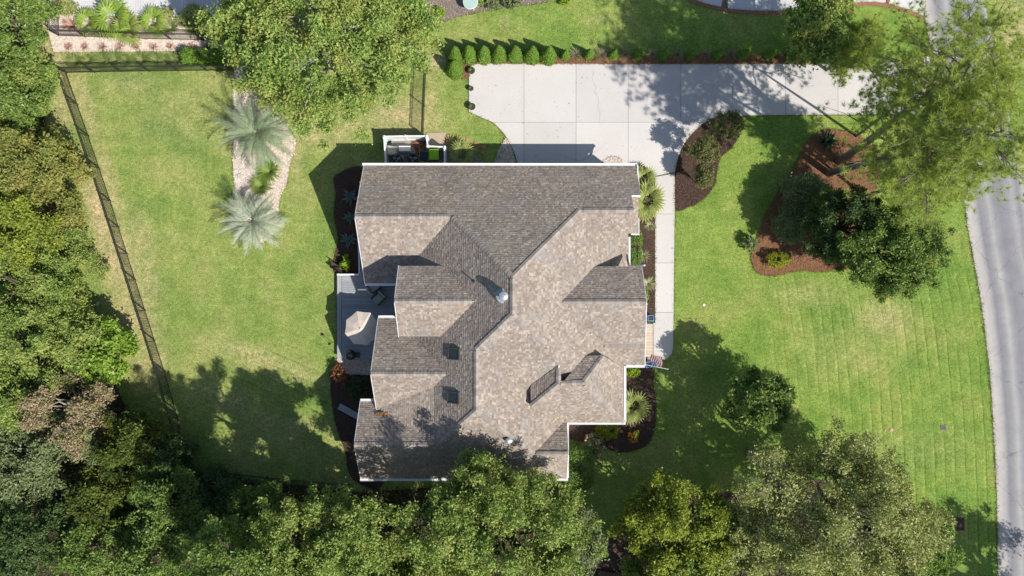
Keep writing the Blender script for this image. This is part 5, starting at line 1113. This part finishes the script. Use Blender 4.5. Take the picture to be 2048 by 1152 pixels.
# agaves
def agave(px, py, r, label, seed, n=17, mat=None, name='agave', group=None):
    rg = random.Random(seed); c = W(px, py, .2); root = thing(name, label, 'agave', (c.x, c.y, .04), 0, group); V = []
    for k, (x, w, t, z) in enumerate(((0,.05,.03,0),(.35,.085,.035,.03),(.7,.06,.02,.10),(1.0,.006,.004,.12))): V += [(x*r,-w*r*1.4,z*r+.02),(x*r,0,z*r-t*r),(x*r,w*r*1.4,z*r+.02),(x*r,0,z*r+t*r*.3)]
    Fs = [(k*4+i,k*4+(i+1)%4,(k+1)*4+(i+1)%4,(k+1)*4+i) for k in range(3) for i in range(4)]+[(12,13,14,15)]; me = mesh('leaf', V, Fs, mat or L_['agave'])
    for i in range(n): obj('leaf', me, root, (0,0,.06), (0, -(.12+.95*(i/n)**1.3), i*2.39996+rg.uniform(-.2,.2)), (1-.25*i/n,)*3)
agave(700,394,.72,'blue-grey agave farthest from the deck at the side wall',321); agave(700,436,.58,'blue-grey agave between two others at the side wall',322); agave(697,480,.70,'blue-grey agave nearest the lime shrub at the side wall',323)
agave(1655,283,.9,'dark spiky agave in shade beside the pine trunk',324,22,M('dark_agave',(.035,.06,.03),(.025,.045,.02),4,.5))
# tufts
def tuft(px, py, L, n, mat, label, seed, name='grass_tuft', cat='grass tuft', w=.03, up=.55, curve=.5, group=None, z=0.0):
    c = W(px, py, L*.3); r = thing(name, label, cat, (c.x, c.y, z), 0, group); leaves_tuft('foliage', mat, n, L, w, r, .02, seed, curve=curve, up=up); mb = MB(); mb.lathe([(.06,-.02),(.07,.05),(.03,.1)],8); mb.build('crown_base', MAT['bark'], r)
for i, (x, y, s) in enumerate(((148,124,.9),(176,122,.6),(205,121,1.0),(228,119,1.0),(250,123,.7),(282,121,.9),(312,120,.8),(330,124,.8),(352,122,.8),(366,115,.8))):
    tuft(x, y, s, 190, L_['grass'], ORD[i]+' clump of arching ornamental grass from the fence corner', 330+i, w=.022, group='ornamental grasses along the fence', name='ornamental_grass', cat='ornamental grass')
for i, x in enumerate((137,171,205,240,273,307,341,383,415)): tuft(x, 93+(i%2), .42, 90, L_['pink'], ORD[i]+' small pink grass tuft in the gravel strip from its open end', 345+i, w=.02, up=.9, group='pink tufts in the gravel strip', name='pink_grass', cat='ornamental grass')
tuft(140,50,.62,120,L_['pink'],'pink spiky plant alone in the pale gravel corner',360,'cordyline','plant',.035,.6,.1)
tuft(285,40,.55,120,L_['grass'],'green spiky clump between two fan palms',361,'spiky_clump','plant',.03); tuft(340,55,.75,160,L_['grass'],'spreading green clump beside the bright fan palm',362,'spiky_clump','plant',.03); tuft(362,40,.7,140,L_['grass'],'upright green clump in front of the mottled shrub',363,'spiky_clump','plant',.03); tuft(383,58,.6,140,L_['fan'],'yellow-green clump behind the black fence',364,'spiky_clump','plant',.03)
tuft(1288,512,.52,70,L_['yucca'],'variegated yucca in the walk bed beside the hedge end',365,'yucca','yucca',.035,.5,.15); tuft(1300,408+44,.45,60,L_['yucca'],'small yucca below the fan palm by the walk',366,'yucca','yucca',.03,.5,.15); tuft(1297,568,.62,90,L_['yucca'],'largest yucca at the end of the entry gable',367,'yucca','yucca',.035,.5,.2)
for i, x in enumerate((1153,1203,1251,1304,1356,1412,1462)): tuft(x, 108, .72, 150, L_['dry'], ORD[i]+' straw-coloured dormant grass along the driveway hedge from the plant pots', 370+i, w=.016, up=.8, group='dormant grasses in the hedge row', name='dormant_grass', cat='ornamental grass')
strap = lm('strappy_leaves', [(.20,.30,.06),(.28,.38,.09),(.15,.23,.05),(.36,.43,.14)],.35)
tuft(536,342,1.05,260,strap,'loose bright green strappy plant under the large palm',303,'strappy_plant','plant',.05,.6,.5)
tuft(520,370,.95,240,strap,'loose bright green strappy plant beside the grey boulder',304,'strappy_plant','plant',.05,.6,.5)
# ---- shrubs
for i, (x, y) in enumerate(((910,106),(908,134),(937,104),(967,104),(997,103),(1030,104),(1064,105),(1097,105))):
    shrub('conical_shrub', x, y, 1.2, 1.95+.12*((i*37)%5-2)/2, L_['hedge'], ('full conical evergreen set forward of the hedge row beside a plant pot' if i == 1 else ORD[i if i == 0 else i-1]+' full conical evergreen of the hedge row, counted from the plant pots'), 400+i, .085, 1.5, 'conical evergreens of the hedge row', 'cone')
for i, (x, y) in enumerate(((1131,107),(1179,106),(1229,106),(1278,106),(1327,108),(1383,108),(1437,107),(1490,106),(1542,106),(1590,106),(1620,108))):
    shrub('conical_shrub', x, y, .72, 1.25+.1*((i*29)%5-2)/2, L_['hedge'], ORD[i]+' slim young evergreen of the hedge row, counted from the full conical ones', 410+i, .085, 1.3, 'young evergreens of the hedge row', 'cone')
for i, (x, y) in enumerate(((378,116),(407,117),(436,115))): shrub('dwarf_conifer', x, y, 1.0, 1.3, L_['hedge'], ('dense green conifer next to the last ornamental grass','dense green conifer between two others by the fence','dense green conifer under the edge of the oak')[i], 425+i, .085, 1.5, 'dense conifers by the gravel strip', 'round', d=1.3)
def myrtle(px, py, z, R, base, label, seed, nv=26):
    tree('crape_myrtle', (px,py), z, R, L_['myrtle'], label, base_px=base, nl=16, nc=11, nv=nv, cr=.26, ls=.11, seed=seed, tr=.035, trunk_z=.5, twigs=4, rag=.4, cat='small tree', group='crape myrtles in the mulch bed')
myrtle(1452,250,2.5,(1.15,.85,.9),(1428,268),'largest crape myrtle in the dark mulch bed next to the driveway',431); myrtle(1410,300,2.3,(1.0,.82,.8),(1390,314),'middle crape myrtle in the dark mulch bed',432); myrtle(1407,354,2.0,(.5,.64,.55),(1392,366),'smallest crape myrtle, bright green, near the walk',433)
shrub('clipped_hedge', 1272,494,.75,.8,L_['boxwood'],'clipped green hedge block against the entry wall',440,.08,1.6,None,'clipped',d=2.4)
shrub('clipped_hedge', 1158,935,2.0,1.5,L_['boxwood'],'big rounded clipped hedge against the end wall beside the rose bush',441,.10,1.6,None,'clipped',d=2.9)
shrub('lime_shrub', 1266,743,1.1,.6,L_['lime'],'low lime shrub tucked under the white eave corner',442,.08,1.3,None,'round',d=.75)
shrub('gold_shrub', 1215,861,1.7,.8,lm('gold_leaves', [(.16,.25,.03),(.28,.33,.03),(.38,.38,.05),(.12,.20,.03)]),'yellow and green variegated shrub along the eave of the corner bed',443,.09,1.3,None,'round',d=1.2)
shrub('rose_bush', 1186,892,1.6,1.1,L_['rose'],'pale rose bush with pink blooms in the corner bed',444,.08,.8,None,'round',flowers=(lm('rose_petals',[(.65,.32,.30),(.70,.45,.42)],.2),16,.12))
shrub('croton', 1266,872,.9,.7,L_['ylw'],'yellow croton with a bright red tip in the corner bed',445,.12,.6,None,'round',flowers=(lm('red_tips',[(.62,.07,.03),(.55,.12,.03)],.2),2,.18))
shrub('lime_shrub', 691,525,.8,.8,L_['lime'],'lime green leafy shrub beside the small bench',446,.15,.9,None,'round',d=1.1)
shrub('red_shrub', 680,748,1.1,1.0,L_['red'],'reddish bronze shrub at the end of the deck',447,.12,.55,None,'round',d=1.5)
shrub('dark_shrub', 716,775,1.5,.8,L_['dark'],'dark low shrub in shade below the lower gable',448,.10,.8,None,'round',d=1.7)
shrub('gold_shrub', 1556,520,1.7,.9,L_['ylw'],'yellow shrub at the tip of the straw bed',449,.10,.9,None,'round',d=1.1)
shrub('olive_shrub', 1503,490,.9,.9,L_['sage'],'grey-green shrub overhanging the edge of the straw bed',450,.10,.6,None,'round',d=1.3)
shrub('sage_shrub', 1608,380,2.9,2.3,L_['sage'],'large pale sage shrub in the straw bed',451,.11,.9,None,'round',d=2.2); shrub('sage_shrub', 1582,448,2.4,2.0,L_['sage'],'second sage shrub along the wavy bed edge',452,.11,.9,None,'round',d=2.6); shrub('green_shrub', 1640,400,1.8,2.6,L_['green'],'mid green shrub between sage and dark evergreen',453,.12,.9)
shrub('lime_shrub', 877,26,.8,.6,L_['lime'],'round lime shrub in the faded mulch bed',454,.10,1.1); shrub('grey_shrub', 985,5,1.6,.8,L_['sage'],'grey-green shrub beside the round table',455,.10,.9,None,'round',d=.9); shrub('grey_shrub', 1022,2,1.4,.8,L_['sage'],'grey-green spreading shrub at the edge of the faded bed',456,.10,.9,None,'round',d=1.0); shrub('green_shrub', 955,2,.9,.7,L_['green'],'small green shrub touching the round table',457,.10,1.0); shrub('lime_shrub', 1128,-2,.9,.5,L_['lime'],'low lime shrub at the narrow end of the faded bed',458,.10,1.1)
shrub('mottled_shrub', 388,33,1.5,1.3,L_['pale'],'mottled cream and green shrub against the pale deck',459,.10,1.0); shrub('mottled_shrub', 335,28,.8,1.1,L_['pale'],'slim mottled shrub at the pale deck edge',460,.09,1.0); shrub('olive_shrub', 133,12,1.3,1.1,L_['pale'],'olive shrub between fence and pale deck',461,.09,1.0); shrub('green_shrub', 412,48,1.3,1.4,L_['deep'],'dark green shrub under the small oak',462,.11,1.0); shrub('lime_shrub', 406,60,.9,.9,L_['fan'],'yellow-green shrub next to the dark one behind the fence',463,.11,1.0)
shrub('fern_shrub', 1290,594,.45,.5,L_['lime'],'slim lime shrub along the entry gable wall',464,.08,1.0,None,'round',d=1.1); shrub('green_shrub', 1120,975,2.6,1.2,L_['green'],'loose green shrub along the shaded house foot',465,.12,.8,None,'round',d=1.1); shrub('green_shrub', 1100,1000,1.6,2.4,L_['sage'],'pale twiggy shrub beside the small patch of lawn',466,.12,.5)
print('LEAF TRIS', BIG[0])
